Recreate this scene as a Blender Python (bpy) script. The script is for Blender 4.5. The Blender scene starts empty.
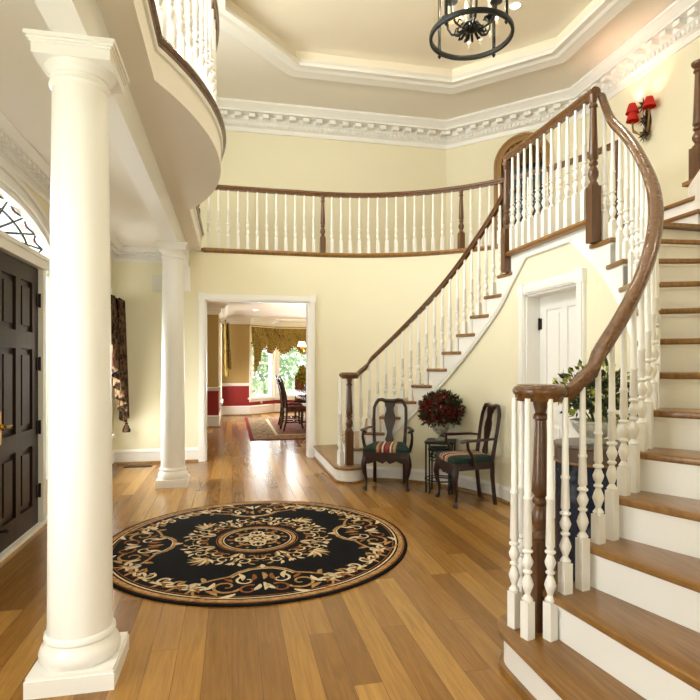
import bpy, bmesh, math, random
from math import sin, cos, pi, radians as R, sqrt, atan2
from mathutils import Vector as V, Matrix
random.seed(7)
SC = bpy.context.scene
COL = SC.collection
S = 0.19                 # riser
# ------------------------------------------------------------------ materials
def new_mat(name):
    m = bpy.data.materials.new(name); m.use_nodes = True
    nt = m.node_tree
    return m, nt, nt.nodes['Principled BSDF']
def lin(c):
    f = lambda u: u/12.92 if u <= .04045 else ((u+.055)/1.055)**2.4
    return (f(c[0]/255), f(c[1]/255), f(c[2]/255), 1)
def paint(name, rgb, rough=.5, spec=.4, var=.03, scale=6, bump=.0, metal=0):
    m, nt, b = new_mat(name)
    c = lin(rgb)
    tc = nt.nodes.new('ShaderNodeTexCoord')
    n = nt.nodes.new('ShaderNodeTexNoise'); n.inputs['Scale'].default_value = scale; n.inputs['Detail'].default_value = 3
    nt.links.new(tc.outputs['Object'], n.inputs['Vector'])
    r = nt.nodes.new('ShaderNodeValToRGB')
    r.color_ramp.elements[0].color = (c[0]*(1-var), c[1]*(1-var), c[2]*(1-var), 1)
    r.color_ramp.elements[1].color = (min(1, c[0]*(1+var)), min(1, c[1]*(1+var)), min(1, c[2]*(1+var)), 1)
    nt.links.new(n.outputs['Fac'], r.inputs['Fac']); nt.links.new(r.outputs['Color'], b.inputs['Base Color'])
    b.inputs['Roughness'].default_value = rough; b.inputs['Specular IOR Level'].default_value = spec
    b.inputs['Metallic'].default_value = metal
    if bump:
        bp = nt.nodes.new('ShaderNodeBump'); bp.inputs['Strength'].default_value = bump; bp.inputs['Distance'].default_value = .01
        nt.links.new(n.outputs['Fac'], bp.inputs['Height']); nt.links.new(bp.outputs['Normal'], b.inputs['Normal'])
    return m
def wood(name, dark, light, rough=.3, stretch=(30, 30, 2), scale=1.6, coat=.0):
    m, nt, b = new_mat(name)
    tc = nt.nodes.new('ShaderNodeTexCoord'); mp = nt.nodes.new('ShaderNodeMapping')
    mp.inputs['Scale'].default_value = stretch
    nt.links.new(tc.outputs['Object'], mp.inputs['Vector'])
    n = nt.nodes.new('ShaderNodeTexNoise'); n.inputs['Scale'].default_value = scale; n.inputs['Detail'].default_value = 6
    n.inputs['Roughness'].default_value = .6; n.inputs['Distortion'].default_value = .6
    nt.links.new(mp.outputs['Vector'], n.inputs['Vector'])
    r = nt.nodes.new('ShaderNodeValToRGB')
    r.color_ramp.elements[0].position = .3; r.color_ramp.elements[0].color = lin(dark)
    r.color_ramp.elements[1].position = .7; r.color_ramp.elements[1].color = lin(light)
    nt.links.new(n.outputs['Fac'], r.inputs['Fac']); nt.links.new(r.outputs['Color'], b.inputs['Base Color'])
    b.inputs['Roughness'].default_value = rough
    b.inputs['Coat Weight'].default_value = coat; b.inputs['Coat Roughness'].default_value = .15
    return m
def emit(name, rgb, strength):
    m, nt, b = new_mat(name)
    b.inputs['Base Color'].default_value = lin(rgb)
    b.inputs['Emission Color'].default_value = lin(rgb); b.inputs['Emission Strength'].default_value = strength
    return m
def glassy(name, tint=(1, 1, 1, 1), gloss=.08):
    m = bpy.data.materials.new(name); m.use_nodes = True; nt = m.node_tree
    nt.nodes.clear()
    o = nt.nodes.new('ShaderNodeOutputMaterial'); mx = nt.nodes.new('ShaderNodeMixShader')
    t = nt.nodes.new('ShaderNodeBsdfTransparent'); t.inputs['Color'].default_value = tint
    g = nt.nodes.new('ShaderNodeBsdfGlossy'); g.inputs['Roughness'].default_value = .03
    mx.inputs['Fac'].default_value = gloss
    nt.links.new(t.outputs[0], mx.inputs[1]); nt.links.new(g.outputs[0], mx.inputs[2]); nt.links.new(mx.outputs[0], o.inputs['Surface'])
    return m
def floor_mat():
    m, nt, b = new_mat('oak_floor')
    L = nt.links.new
    tc = nt.nodes.new('ShaderNodeTexCoord'); sx = nt.nodes.new('ShaderNodeSeparateXYZ'); L(tc.outputs['Object'], sx.inputs[0])
    cx = nt.nodes.new('ShaderNodeCombineXYZ'); L(sx.outputs['Y'], cx.inputs['X']); L(sx.outputs['X'], cx.inputs['Y'])
    br = nt.nodes.new('ShaderNodeTexBrick'); L(cx.outputs[0], br.inputs['Vector'])
    br.offset = .37; br.offset_frequency = 3; br.squash = 1.35; br.squash_frequency = 4
    br.inputs['Scale'].default_value = 1; br.inputs['Brick Width'].default_value = 1.7; br.inputs['Row Height'].default_value = .127
    br.inputs['Mortar Size'].default_value = .0012; br.inputs['Mortar Smooth'].default_value = .3; br.inputs['Bias'].default_value = .0
    br.inputs['Color1'].default_value = (0, 0, 0, 1); br.inputs['Color2'].default_value = (1, 1, 1, 1); br.inputs['Mortar'].default_value = (.5, .5, .5, 1)
    mp = nt.nodes.new('ShaderNodeMapping'); mp.inputs['Scale'].default_value = (26, 1.6, 1); L(tc.outputs['Object'], mp.inputs[0])
    ad = nt.nodes.new('ShaderNodeVectorMath'); ad.operation = 'MULTIPLY_ADD'; L(br.outputs['Color'], ad.inputs[0]); ad.inputs[1].default_value = (7, 13, 5); L(mp.outputs[0], ad.inputs[2])
    n = nt.nodes.new('ShaderNodeTexNoise'); n.inputs['Scale'].default_value = 1.6; n.inputs['Detail'].default_value = 7; n.inputs['Roughness'].default_value = .62; n.inputs['Distortion'].default_value = .9
    L(ad.outputs[0], n.inputs['Vector'])
    r1 = nt.nodes.new('ShaderNodeValToRGB'); e = r1.color_ramp.elements
    e[0].position = 0; e[0].color = lin((138, 96, 42)); e[1].position = 1; e[1].color = lin((192, 146, 76))
    x = e.new(.35); x.color = lin((158, 113, 52)); x = e.new(.7); x.color = lin((175, 130, 63))
    L(br.outputs['Color'], r1.inputs['Fac'])
    r2 = nt.nodes.new('ShaderNodeValToRGB'); r2.color_ramp.elements[0].position = .32; r2.color_ramp.elements[0].color = (.74, .70, .64, 1)
    r2.color_ramp.elements[1].position = .68; r2.color_ramp.elements[1].color = (1.08, 1.06, 1.02, 1)
    L(n.outputs['Fac'], r2.inputs['Fac'])
    mu = nt.nodes.new('ShaderNodeMix'); mu.data_type = 'RGBA'; mu.blend_type = 'MULTIPLY'; mu.inputs[0].default_value = 1
    L(r1.outputs[0], mu.inputs[6]); L(r2.outputs[0], mu.inputs[7])
    mo = nt.nodes.new('ShaderNodeMix'); mo.data_type = 'RGBA'; L(br.outputs['Fac'], mo.inputs[0]); L(mu.outputs[2], mo.inputs[6]); mo.inputs[7].default_value = lin((88, 56, 28))
    L(mo.outputs[2], b.inputs['Base Color'])
    b.inputs['Roughness'].default_value = .24; b.inputs['Specular IOR Level'].default_value = .5
    bp = nt.nodes.new('ShaderNodeBump'); bp.inputs['Strength'].default_value = .08; bp.inputs['Distance'].default_value = .004; L(n.outputs['Fac'], bp.inputs['Height']); L(bp.outputs[0], b.inputs['Normal'])
    return m
def stripes_mat():
    m, nt, b = new_mat('striped_seat_fabric')
    tc = nt.nodes.new('ShaderNodeTexCoord'); sx = nt.nodes.new('ShaderNodeSeparateXYZ'); nt.links.new(tc.outputs['Object'], sx.inputs[0])
    mr = nt.nodes.new('ShaderNodeMapRange'); mr.inputs[1].default_value = -.27; mr.inputs[2].default_value = .27
    nt.links.new(sx.outputs['X'], mr.inputs[0])
    r = nt.nodes.new('ShaderNodeValToRGB'); r.color_ramp.interpolation = 'CONSTANT'
    G, T, K, W, D = (22, 48, 42), (176, 140, 100), (24, 20, 20), (226, 210, 186), (140, 46, 38)
    seq = [(0, G), (.3, T), (.35, D), (.385, K), (.41, W), (.445, K), (.47, D), (.53, D), (.545, K), (.57, W), (.605, K), (.63, T), (.69, G)]
    e = r.color_ramp.elements
    e[0].position = 0; e[0].color = lin(G); e[1].position = .3; e[1].color = lin(T)
    for p, c in seq[2:]:
        q = e.new(p); q.color = lin(c)
    nt.links.new(mr.outputs[0], r.inputs[0]); nt.links.new(r.outputs[0], b.inputs['Base Color']); b.inputs['Roughness'].default_value = .85
    return m
def speckle(name, cols, scale=14, rough=.9, stretch=(1, 1, 1), detail=3):
    m, nt, b = new_mat(name)
    tc = nt.nodes.new('ShaderNodeTexCoord'); mp = nt.nodes.new('ShaderNodeMapping'); mp.inputs['Scale'].default_value = stretch
    nt.links.new(tc.outputs['Object'], mp.inputs[0])
    n = nt.nodes.new('ShaderNodeTexNoise'); n.inputs['Scale'].default_value = scale; n.inputs['Detail'].default_value = detail
    nt.links.new(mp.outputs[0], n.inputs['Vector'])
    r = nt.nodes.new('ShaderNodeValToRGB'); r.color_ramp.interpolation = 'LINEAR'; e = r.color_ramp.elements
    k = len(cols)
    b.inputs['Specular IOR Level'].default_value = .5 if rough < .7 else .12
    e[0].position = .3; e[0].color = lin(cols[0]); e[1].position = .7; e[1].color = lin(cols[-1])
    for i, c in enumerate(cols[1:-1]):
        q = e.new(.3+.4*(i+1)/(k-1)); q.color = lin(c)
    nt.links.new(n.outputs['Fac'], r.inputs[0]); nt.links.new(r.outputs[0], b.inputs['Base Color']); b.inputs['Roughness'].default_value = rough
    return m
M = dict(
    floor=floor_mat(),
    cream=paint('cream_wall_paint', (240, 233, 202), .6, .3, .015, 2),
    white=paint('white_trim_paint', (246, 244, 236), .35, .5, .01, 3),
    ceil=paint('ceiling_paint', (246, 240, 228), .7, .2, .015, 2),
    tray=paint('tray_ceiling_paint', (242, 232, 210), .7, .2, .02, 2),
    tan=paint('tan_dining_paint', (186, 160, 100), .6, .3, .03, 2),
    red=paint('red_wainscot_paint', (146, 40, 36), .5, .3, .04, 3),
    door=wood('dark_walnut_door', (30, 17, 11), (52, 32, 21), .4, (14, 14, 1.5)),
    rail=wood('walnut_handrail', (78, 48, 24), (120, 80, 42), .25, (16, 16, 16), 3, .3),
    newel=wood('walnut_newel', (70, 44, 24), (114, 76, 42), .3, (26, 26, 2), 2, .2),
    tread=wood('oak_tread', (116, 80, 36), (158, 114, 56), .3, (34, 2.6, 4), 1.6, .1),
    mahog=wood('mahogany', (28, 9, 6), (54, 18, 11), .3, (12, 12, 2), 2, .1),
    dining=wood('dark_dining_wood', (44, 22, 14), (84, 48, 28), .25, (12, 12, 2), 2, .3),
    iron=paint('black_iron', (32, 36, 34), .45, .5, .2, 30, .0, .6),
    bronze=paint('aged_bronze', (70, 58, 46), .4, .5, .3, 40, .1, .7),
    gild=paint('gilded_wood', (150, 112, 56), .45, .5, .35, 30, .3, .2),
    niche=paint('niche_brown', (96, 70, 34), .6, .3, .4, 25, .3),
    teal=paint('dark_teal_interior', (20, 72, 72), .4, .4, .4, 8),
    brass=paint('brass', (200, 150, 60), .25, .5, .1, 20, 0, 1),
    hinge=paint('dark_hinge_metal', (40, 30, 26), .4, .5, .1, 20, 0, .5),
    glass=glassy('window_glass'),
    lampglass=glassy('lantern_glass', (1, .98, .94, 1), .05),
    lead=paint('lead_came', (40, 48, 52), .5, .4, .1, 20, 0, .4),
    stripe=stripes_mat(),
    rugblack=speckle('black_rug_pile', [(8, 8, 10), (22, 22, 26)], 60),
    ruggold=speckle('gold_rug_pile', [(150, 104, 58), (206, 168, 112)], 40),
    rugcream=speckle('cream_rug_pile', [(214, 192, 150), (236, 222, 190)], 40),
    rugrust=speckle('rust_rug_pile', [(120, 66, 34), (176, 112, 62)], 40),
    drug=speckle('oriental_rug_field', [(70, 58, 46), (176, 150, 108), (110, 84, 60), (190, 170, 130)], 7, .9, (1, 1, 1), 6),
    drugred=speckle('oriental_rug_centre', [(120, 44, 40), (168, 110, 86), (110, 40, 40)], 8, .9, (1, 1, 1), 6),
    drugedge=paint('oriental_rug_edge', (132, 28, 30), .9, .1, .1, 30),
    curtain=speckle('dark_floral_curtain', [(18, 16, 14), (30, 24, 20), (112, 84, 56), (24, 24, 20), (96, 40, 30)], 16, .8, (1, 1, .6), 4),
    drape=speckle('olive_drape', [(70, 60, 22), (130, 106, 48), (92, 74, 30)], 18, .8, (1, 1, .6), 4),
    valance=speckle('olive_gold_valance', [(104, 92, 40), (176, 150, 80), (124, 106, 50)], 14, .8, (1, 1, 1), 4),
    tassel=paint('russet_fringe', (112, 60, 40), .9, .1, .3, 60),
    petal=speckle('dark_red_blossom', [(60, 14, 18), (108, 28, 26), (128, 66, 44)], 26, .8),
    leaf=speckle('dark_green_leaf', [(24, 34, 14), (66, 78, 34)], 24, .6),
    leafy=speckle('yellow_green_leaf', [(92, 116, 30), (196, 190, 70)], 18, .6),
    yellow=speckle('yellow_petal', [(200, 150, 30), (232, 206, 90)], 18, .7),
    stone=speckle('pale_stone_urn', [(170, 168, 150), (214, 212, 194)], 30, .5),
    urn=speckle('silver_green_vase', [(120, 124, 104), (200, 200, 176)], 26, .3),
    marble=speckle('blue_black_marble', [(20, 26, 38), (34, 46, 66), (24, 32, 46), (96, 104, 116)], 5, .2, (1, 1, 1), 8),
    frieze=paint('brown_veneer', (96, 78, 64), .35, .4, .12, 12),
    shade=None, bulb=emit('candle_bulb', (255, 214, 150), 18), downl=emit('downlight_lens', (255, 244, 220), 12),
    candle=paint('ivory_candle', (232, 214, 170), .6, .3, .05, 10),
    plastic=paint('white_plastic', (228, 226, 212), .4, .4, .02, 10),
    upholst=speckle('brown_upholstery', [(74, 40, 22), (128, 80, 46)], 30, .8),
    dseat=speckle('red_seat_fabric', [(92, 30, 24), (140, 62, 46)], 30, .8),
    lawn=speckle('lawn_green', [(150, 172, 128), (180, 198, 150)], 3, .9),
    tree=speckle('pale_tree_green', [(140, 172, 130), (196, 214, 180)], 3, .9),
    bark=speckle('tree_bark', [(90, 78, 64), (130, 114, 96)], 10, .9),
)
def shade_mat():
    m, nt, b = new_mat('red_lamp_shade')
    b.inputs['Base Color'].default_value = lin((170, 26, 14)); b.inputs['Roughness'].default_value = .8
    b.inputs['Emission Color'].default_value = lin((220, 44, 20)); b.inputs['Emission Strength'].default_value = .14
    return m
M['shade'] = shade_mat()
M['door'].node_tree.nodes['Principled BSDF'].inputs['Specular IOR Level'].default_value = .2
M['dshade'] = emit('cream_lamp_shade', (255, 226, 190), 2.2)
# ------------------------------------------------------------------ mesh builder
ROOT = {}
class MB:
    def __init__(s): s.v = []; s.f = []; s.mi = []; s.k = 0
    def add(s, vs, fs):
        o = len(s.v); s.v += [V(p) for p in vs]
        for f in fs: s.f.append([i+o for i in f]); s.mi.append(s.k)
        return s
    def box(s, x0, x1, y0, y1, z0, z1):
        return s.add([(x, y, z) for z in (z0, z1) for y in (y0, y1) for x in (x0, x1)],
                     [(0, 2, 3, 1), (4, 5, 7, 6), (0, 1, 5, 4), (2, 6, 7, 3), (0, 4, 6, 2), (1, 3, 7, 5)])
    def obox(s, c, sz, rz=0, rx=0):
        m = Matrix.Translation(V(c)) @ Matrix.Rotation(rz, 4, 'Z') @ Matrix.Rotation(rx, 4, 'X')
        h = [q/2 for q in sz]
        return s.add([m @ V((x*h[0], y*h[1], z*h[2])) for z in (-1, 1) for y in (-1, 1) for x in (-1, 1)],
                     [(0, 2, 3, 1), (4, 5, 7, 6), (0, 1, 5, 4), (2, 6, 7, 3), (0, 4, 6, 2), (1, 3, 7, 5)])
    def prism(s, poly, h0, h1, fn=None):
        fn = fn or (lambda a, b, h: (a, b, h)); n = len(poly)
        return s.add([fn(a, b, h0) for a, b in poly]+[fn(a, b, h1) for a, b in poly],
                     [tuple(range(n))[::-1], tuple(range(n, 2*n))]+[(i, (i+1) % n, n+(i+1) % n, n+i) for i in range(n)])
    def lathe(s, prof, c=(0, 0, 0), seg=16, fn=None):
        n = len(prof); vs = []; fs = []
        for i in range(seg):
            a = 2*pi*i/seg
            for r, z in prof:
                p = (r*cos(a), r*sin(a), z)
                p = fn(*p) if fn else p
                vs.append((p[0]+c[0], p[1]+c[1], p[2]+c[2]))
        for i in range(seg):
            j = (i+1) % seg
            for k in range(n-1): fs.append((i*n+k, j*n+k, j*n+k+1, i*n+k+1))
        if prof[0][0] > 1e-5: fs.append(tuple(i*n for i in range(seg))[::-1])
        if prof[-1][0] > 1e-5: fs.append(tuple(i*n+n-1 for i in range(seg)))
        return s.add(vs, fs)
    def ell(s, c, r, seg=12, rings=8):
        if not hasattr(r, '__len__'): r = (r, r, r)
        prof = [(max(1e-4, sin(pi*i/rings)), -cos(pi*i/rings)) for i in range(rings+1)]
        return s.lathe(prof, c, seg, lambda x, y, z: (x*r[0], y*r[1], z*r[2]))
    def sweep(s, path, prof, closed=False, caps=True):
        P = [V(p) for p in path]; n = len(P); m = len(prof); vs = []; fs = []
        ds = []
        for i in range(n if closed else n-1):
            d = P[(i+1) % n]-P[i]; d.z = 0
            ds.append(d.normalized() if d.length > 1e-6 else (ds[-1] if ds else V((1, 0, 0))))
        for i in range(n):
            if closed: a, b = ds[i-1], ds[i]
            else: a, b = ds[max(0, i-1)], ds[min(n-2, i)]
            t = (a+b); t = t.normalized() if t.length > 1e-6 else b
            sc = 1/max(.35, t.dot(b)); sd = V((-t.y, t.x, 0))*sc
            for u, w in prof: vs.append(P[i]+sd*u+V((0, 0, w)))
        for i in range(n if closed else n-1):
            j = (i+1) % n
            for k in range(m): fs.append((i*m+k, i*m+(k+1) % m, j*m+(k+1) % m, j*m+k))
        if not closed and caps: fs += [tuple(range(m))[::-1], tuple((n-1)*m+k for k in range(m))]
        return s.add(vs, fs)
    def tube(s, path, r, seg=8, flat=None, closed=False):
        P = [V(p) for p in path]; n = len(P)
        rr = r if hasattr(r, '__len__') else [r]*n
        vs = []; fs = []; up = None
        for i in range(n):
            t = (P[(i+1) % n]-P[i-1]) if closed else (P[min(n-1, i+1)]-P[max(0, i-1)])
            t.normalize()
            if up is None:
                up = V((0, 0, 1)) if abs(t.z) < .9 else V((0, 1, 0))
            up = (up-t*up.dot(t)).normalized(); sd = t.cross(up)
            for k in range(seg):
                a = 2*pi*(k+.5)/seg
                fu = flat if flat else (1, 1)
                vs.append(P[i]+sd*(cos(a)*rr[i]*fu[0])+up*(sin(a)*rr[i]*fu[1]))
        for i in range(n if closed else n-1):
            j = (i+1) % n
            for k in range(seg): fs.append((i*seg+k, i*seg+(k+1) % seg, j*seg+(k+1) % seg, j*seg+k))
        if not closed: fs += [tuple(range(seg))[::-1], tuple((n-1)*seg+k for k in range(seg))]
        return s.add(vs, fs)
    def ribbon(s, path, w, z, fn=None):
        n = len(path); vs = []
        for i, (x, y) in enumerate(path):
            a = path[max(0, i-1)]; b = path[min(n-1, i+1)]
            d = V((b[0]-a[0], b[1]-a[1], 0)).normalized()
            ww = w(i/(n-1)) if callable(w) else w
            vs += [(x-d.y*ww/2, y+d.x*ww/2, z), (x+d.y*ww/2, y-d.x*ww/2, z)]
        return s.add(vs, [(2*i+1, 2*i+3, 2*i+2, 2*i) for i in range(n-1)])
    def leaf(s, c, d, n, l, w):
        c = V(c); d = V(d).normalized(); n = V(n).normalized(); sd = d.cross(n).normalized()
        return s.add([c, c+d*l*.45+sd*w/2+n*w*.15, c+d*l, c+d*l*.45-sd*w/2+n*w*.15], [(0, 1, 2, 3)])
    def build(s, name, mats, parent=None, smooth=True, ang=38, bev=0):
        me = bpy.data.meshes.new(name)
        r = parent
        off = V((0, 0, 0))
        if parent is not None:
            while r.parent: r = r.parent
            off = ROOT.get(r.name, V((0, 0, 0)))
        me.from_pydata([tuple(p-off) for p in s.v], [], s.f)
        if not isinstance(mats, (list, tuple)): mats = [mats]
        for m in mats: me.materials.append(M[m])
        me.polygons.foreach_set('material_index', s.mi)
        bm = bmesh.new(); bm.from_mesh(me)
        bmesh.ops.recalc_face_normals(bm, faces=bm.faces)
        if bev:
            ed = [e for e in bm.edges if len(e.link_faces) == 2 and e.calc_face_angle(0) > R(35)]
            bmesh.ops.bevel(bm, geom=ed, offset=bev, segments=3, profile=.5, affect='EDGES', clamp_overlap=True)
        bm.to_mesh(me); bm.free()
        if smooth:
            me.shade_smooth(); me.set_sharp_from_angle(angle=R(ang))
        o = bpy.data.objects.new(name, me); COL.objects.link(o)
        if parent is not None: o.parent = parent
        return o
def tag(o, label=None, cat=None, group=None, kind=None):
    if label: o['label'] = label
    if cat: o['category'] = cat
    if group: o['group'] = group
    if kind: o['kind'] = kind
    return o
def thing(name, label, cat, loc=(0, 0, 0), group=None, kind=None):
    o = bpy.data.objects.new(name, None); COL.objects.link(o); o.location = loc; o.empty_display_size = .1
    ROOT[o.name] = V(loc)
    return tag(o, label, cat, group, kind)
def struct(name, mb, mat, label=None, cat=None, parent=None, **kw):
    o = mb.build(name, mat, parent, **kw)
    if parent is None: tag(o, label, cat, None, 'structure')
    return o
def place(o, loc, rz):
    o.location = loc; o.rotation_euler = (0, 0, rz)
def copy_tree(o, label=None):
    c = o.copy(); COL.objects.link(c)
    if label: c['label'] = label
    for ch in [x for x in COL.objects if x.parent == o]:
        d = ch.copy(); COL.objects.link(d); d.parent = c
        for g in [x for x in COL.objects if x.parent == ch]:
            e = g.copy(); COL.objects.link(e); e.parent = d
    return c
# ------------------------------------------------------------------ key dimensions
CX, CYR, CYL, YM = 1.25, 3.59, 5.0, 4.295     # centre of the curved outer walls
SX = 1.195                                     # centre of the stair curves
RI, RW, RB, RO = 1.40, 1.43, 1.465, 3.10
F2, FL, CEI = 3.04, 3.25, 5.72
XL, YB, YU, XR = -1.6, 8.1, 9.5, 5.5
TH = lambda k: R(7+7.8*(k-2))
def pol(side, th, r, z=0):
    if r < 2:
        q = min(1, max(0, (math.degrees(th)-65)/27)); r += .05*q*q*(3-2*q)
    y = CYR-r*cos(th) if side > 0 else CYL+r*cos(th)
    return V((SX+r*sin(th), y, z))
def mir(side, x, u, z=0):       # u = distance from the symmetry axis
    return V((x, YM-u if side > 0 else YM+u, z))
def arc(cx, cy, r, a0, a1, n): return [(cx+r*cos(a0+(a1-a0)*i/n), cy+r*sin(a0+(a1-a0)*i/n)) for i in range(n+1)]
# ------------------------------------------------------------------ profiles
RAILP = [(-.022, -.038), (.022, -.038), (.027, -.024), (.027, -.014), (.036, -.006), (.039, .008), (.033, .022), (.016, .034), (-.016, .034), (-.033, .022), (-.039, .008), (-.036, -.006), (-.027, -.014), (-.027, -.024)]
def baluster_mb(p, h, hb=.2, seg=10, rz=0, w=.0215):
    mb = MB(); x, y, z = p
    mb.obox((x, y, z+hb/2), (2*w, 2*w, hb), rz)
    L = h-hb
    pr = [(.0, -.002), (.020, 0), (.024, .010), (.017, .020), (.011, .030), (.019, .052), (.0255, .072), (.020, .092), (.011, .116), (.020, .124), (.020, .130), (.012, .138), (.021, .158), (.0245, .172), (.016, .194), (.012, .204),
          (.023, .212), (.023, .219), (.013, .227), (.0195, .240), (.0155, .47*L+.03), (.0195, .47*L+.036), (.0195, .47*L+.044), (.015, .47*L+.05), (.0115, L+.012)]
    mb.lathe([(r*1.0, q) for r, q in pr], (x, y, z+hb), seg)
    return mb
def newel_mb(p, h, hb=.36, w=.045, seg=16, rz=0, tip=False):
    mb = MB(); x, y, z = p
    mb.obox((x, y, z+hb/2), (2*w, 2*w, hb), rz)
    L = h-hb
    pr = [(0, -.004), (w*.9, 0), (w*.98, .012), (w*.7, .03), (w*.6, .04), (w*.95, .075), (w*1.02, .1), (w*.75, .135), (w*.55, .15), (w*.85, .165), (w*.85, .178), (w*.6, .19), (w*.92, .21), (w*.86, .26),
          (w*.58, L-.1), (w*.8, L-.092), (w*.8, L-.078), (w*.55, L-.065), (w*.75, L-.03), (w*.8, L), (0, L+.001)]
    if tip: pr = pr[:-3]+[(w*.9, L-.04), (w*1.1, L-.025), (w*1.1, L-.005), (w*.6, L+.01), (0, L+.016)]
    mb.lathe(pr, (x, y, z+hb), seg)
    return mb
def crown(mb, path, z, h=.36, d=.3, dent=True, mod=True, closed=False):
    # path runs so that the room lies on its left
    k = h/.36; q = d/.3
    mb.sweep(path, [(0, 0), (d, 0), (d, -.03*k), (.27*q, -.05*k), (.24*q, -.08*k), (.22*q, -.1*k), (.22*q, -.13*k), (.1*q, -.14*k), (.1*q, -.2*k), (.07*q, -.22*k), (.07*q, -.28*k), (.035*q, -.3*k), (.025*q, -.36*k), (0, -.36*k)], closed)
    P = [V(p) for p in path]
    for i in range(len(P) if closed else len(P)-1):
        a = P[i]; b = P[(i+1) % len(P)]; L = (b-a).length; t = (b-a).normalized(); nrm = V((-t.y, t.x, 0)); rz = atan2(t.y, t.x)
        if mod:
            n = max(1, int(L/(.2*k)))
            for j in range(n):
                c = a+t*((j+.5)*L/n)+nrm*(.15*q)
                mb.obox((c.x, c.y, z-.168*k), (.095*k, .11*q, .055*k), rz)
        if dent:
            n = max(1, int(L/(.062*k)))
            for j in range(n):
                c = a+t*((j+.5)*L/n)+nrm*(.08*q)
                mb.obox((c.x, c.y, z-.25*k), (.034*k, .04*q, .05*k), rz)
def base_prof(h=.2): return [(0, 0), (.016, 0), (.016, h-.05), (.024, h-.045), (.022, h-.025), (.012, h-.012), (.008, h), (0, h)]
SHOE = [(0, 0), (.034, 0), (.032, .014), (.022, .026), (.012, .03), (0, .03)]

# ================================================================== SETTING
mb = MB(); mb.prism([(-1.6, -3.6), (4.6, -3.6), (4.6, 9), (4.6, 16.1), (-1.6, 16.1)], -.1, 0)
struct('floor', mb, 'floor', 'honey oak plank floor', 'floor', smooth=False)

# left outside wall with door + fanlight opening, window opening further on
YC, YA = 4.26, 1.27     # centre of the entrance, half width incl. sidelights
ZSP, ZAR = 2.26, .40
fx = lambda t: (lambda a, b, h: (h, a, b))
yz = lambda a, b, h: (h, a, b)
archp = [(YC+YA*cos(pi*i/40), ZSP+ZAR*sin(pi*i/40)) for i in range(41)]
mb = MB()
mb.prism([(YC-YA, 0)]+[(y, z) for y, z in archp[::-1]]+[(YC+YA, 0), (6.55, 0), (6.55, 3.25), (1.95, 3.25), (1.95, 0)], XL-.2, XL, yz)
mb.box(XL-.2, XL, -3.6, .75, 0, 3.25); mb.box(XL-.2, XL, .75, 1.95, 0, .45); mb.box(XL-.2, XL, .75, 1.95, 2.3, 3.25)
mb.box(XL-.2, XL, 6.55, 7.75, 0, .45); mb.box(XL-.2, XL, 6.55, 7.75, 2.3, 3.25); mb.box(XL-.2, XL, 7.75, 8.3, 0, 3.25)
for (y0, y1, z0, z1) in ((-1.1, 9.7, 5.3, 6.2), (-1.1, 2.2, 3.25, 5.3), (6.4, 9.7, 3.25, 5.3), (2.2, 6.4, 3.25, 3.75)):
    mb.box(XL-.2, XL, y0, y1, z0, z1)
struct('wall_left', mb, 'cream', 'cream wall holding the front entrance', 'wall', smooth=False)

# back wall: around the dining opening, and curved part behind the far stair
OX0, OX1, OZ = -.375, 1.12, 2.30
mb = MB()
mb.box(XL, OX0, YB, YB+.2, 0, 3.0); mb.box(OX1, CX, YB, YB+.2, 0, 3.0); mb.box(OX0, OX1, YB, YB+.2, OZ, 3.0)
AE = math.asin(.5/RO)
pin = arc(CX, CYL, RO, pi/2, AE, 32); pout = arc(CX, CYL, RO+.2, pi/2, AE, 32)
mb.prism(pin+pout[::-1], 0, 3.0)
struct('wall_back', mb, 'cream', 'cream back wall with dining room opening', 'wall', ang=30)
mb = MB()
mb.box(RO+CX, RO+CX+.2, CYR-.001, 5.5, 0, 2.4)
pin = arc(CX, CYR, RO, -pi/2, 0, 32); pout = arc(CX, CYR, RO+.2, -pi/2, 0, 32)
mb.prism(pin+pout[::-1], 0, 3.0)
struct('wall_right', mb, 'cream', 'cream curved wall behind the near stair', 'wall', ang=30)
YF = 2*YM-YB      # 0.49
mb = MB()
mb.box(1.15, CX, YF-.2, YF, 0, 3.0); mb.box(XL, 1.15, YF-.2, YF, 2.4, 3.0); mb.box(XL, -.9, YF-.2, YF, 0, 2.4)
struct('wall_front', mb, 'cream', 'cream front wall with wide opening', 'wall', smooth=False)
# room behind the camera
mb = MB(); mb.box(2.6, 2.8, -3.6, .29, 0, 2.9); mb.box(XL, 2.6, -3.6, -3.5, 0, .5); mb.box(XL, 2.6, -3.6, -3.5, 2.5, 2.9)
mb.box(XL, -1.1, -3.6, -3.5, .5, 2.5); mb.box(2.1, 2.6, -3.6, -3.5, .5, 2.5)
struct('wall_rear', mb, 'cream', 'cream wall of the room behind', 'wall', smooth=False)
mb = MB(); mb.box(XL, 2.8, -3.6, .3, 2.9, 3.0)
struct('ceiling_rear', mb, 'ceil', 'ceiling of the room behind', 'ceiling', smooth=False)

# upper floor slab along the back and right (the balcony walk)
mb = MB(); mb.prism([(-.43, YB), (CX, YB)]+arc(CX, CYL, RO, pi/2, AE, 32)[1:]+[(XR+.1, 5.5), (XR+.1, YU+.1), (-.43, YU+.1)], F2-.06, F2-.002)
mb.prism([(4.36, 4.09), (4.36, 3.4)]+[(CX+RO*cos(a), CYR+RO*sin(a)) for a in [-(pi/2)*i/20 for i in range(1, 21)]]+[(-.43, YF), (-.43, 2*YM-YU-.1), (XR+.1, 2*YM-YU-.1), (XR+.1, 4.09)], F2-.06, F2-.002)
mb.box(4.36, XR, 5.46, 5.5, 2.8, F2-.06); mb.box(4.42, XR, 4.05, 4.09, 2.8, F2-.06)
struct('floor_balcony', mb, 'tread', 'upper hall floor seen from below', 'floor', smooth=False)
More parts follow.
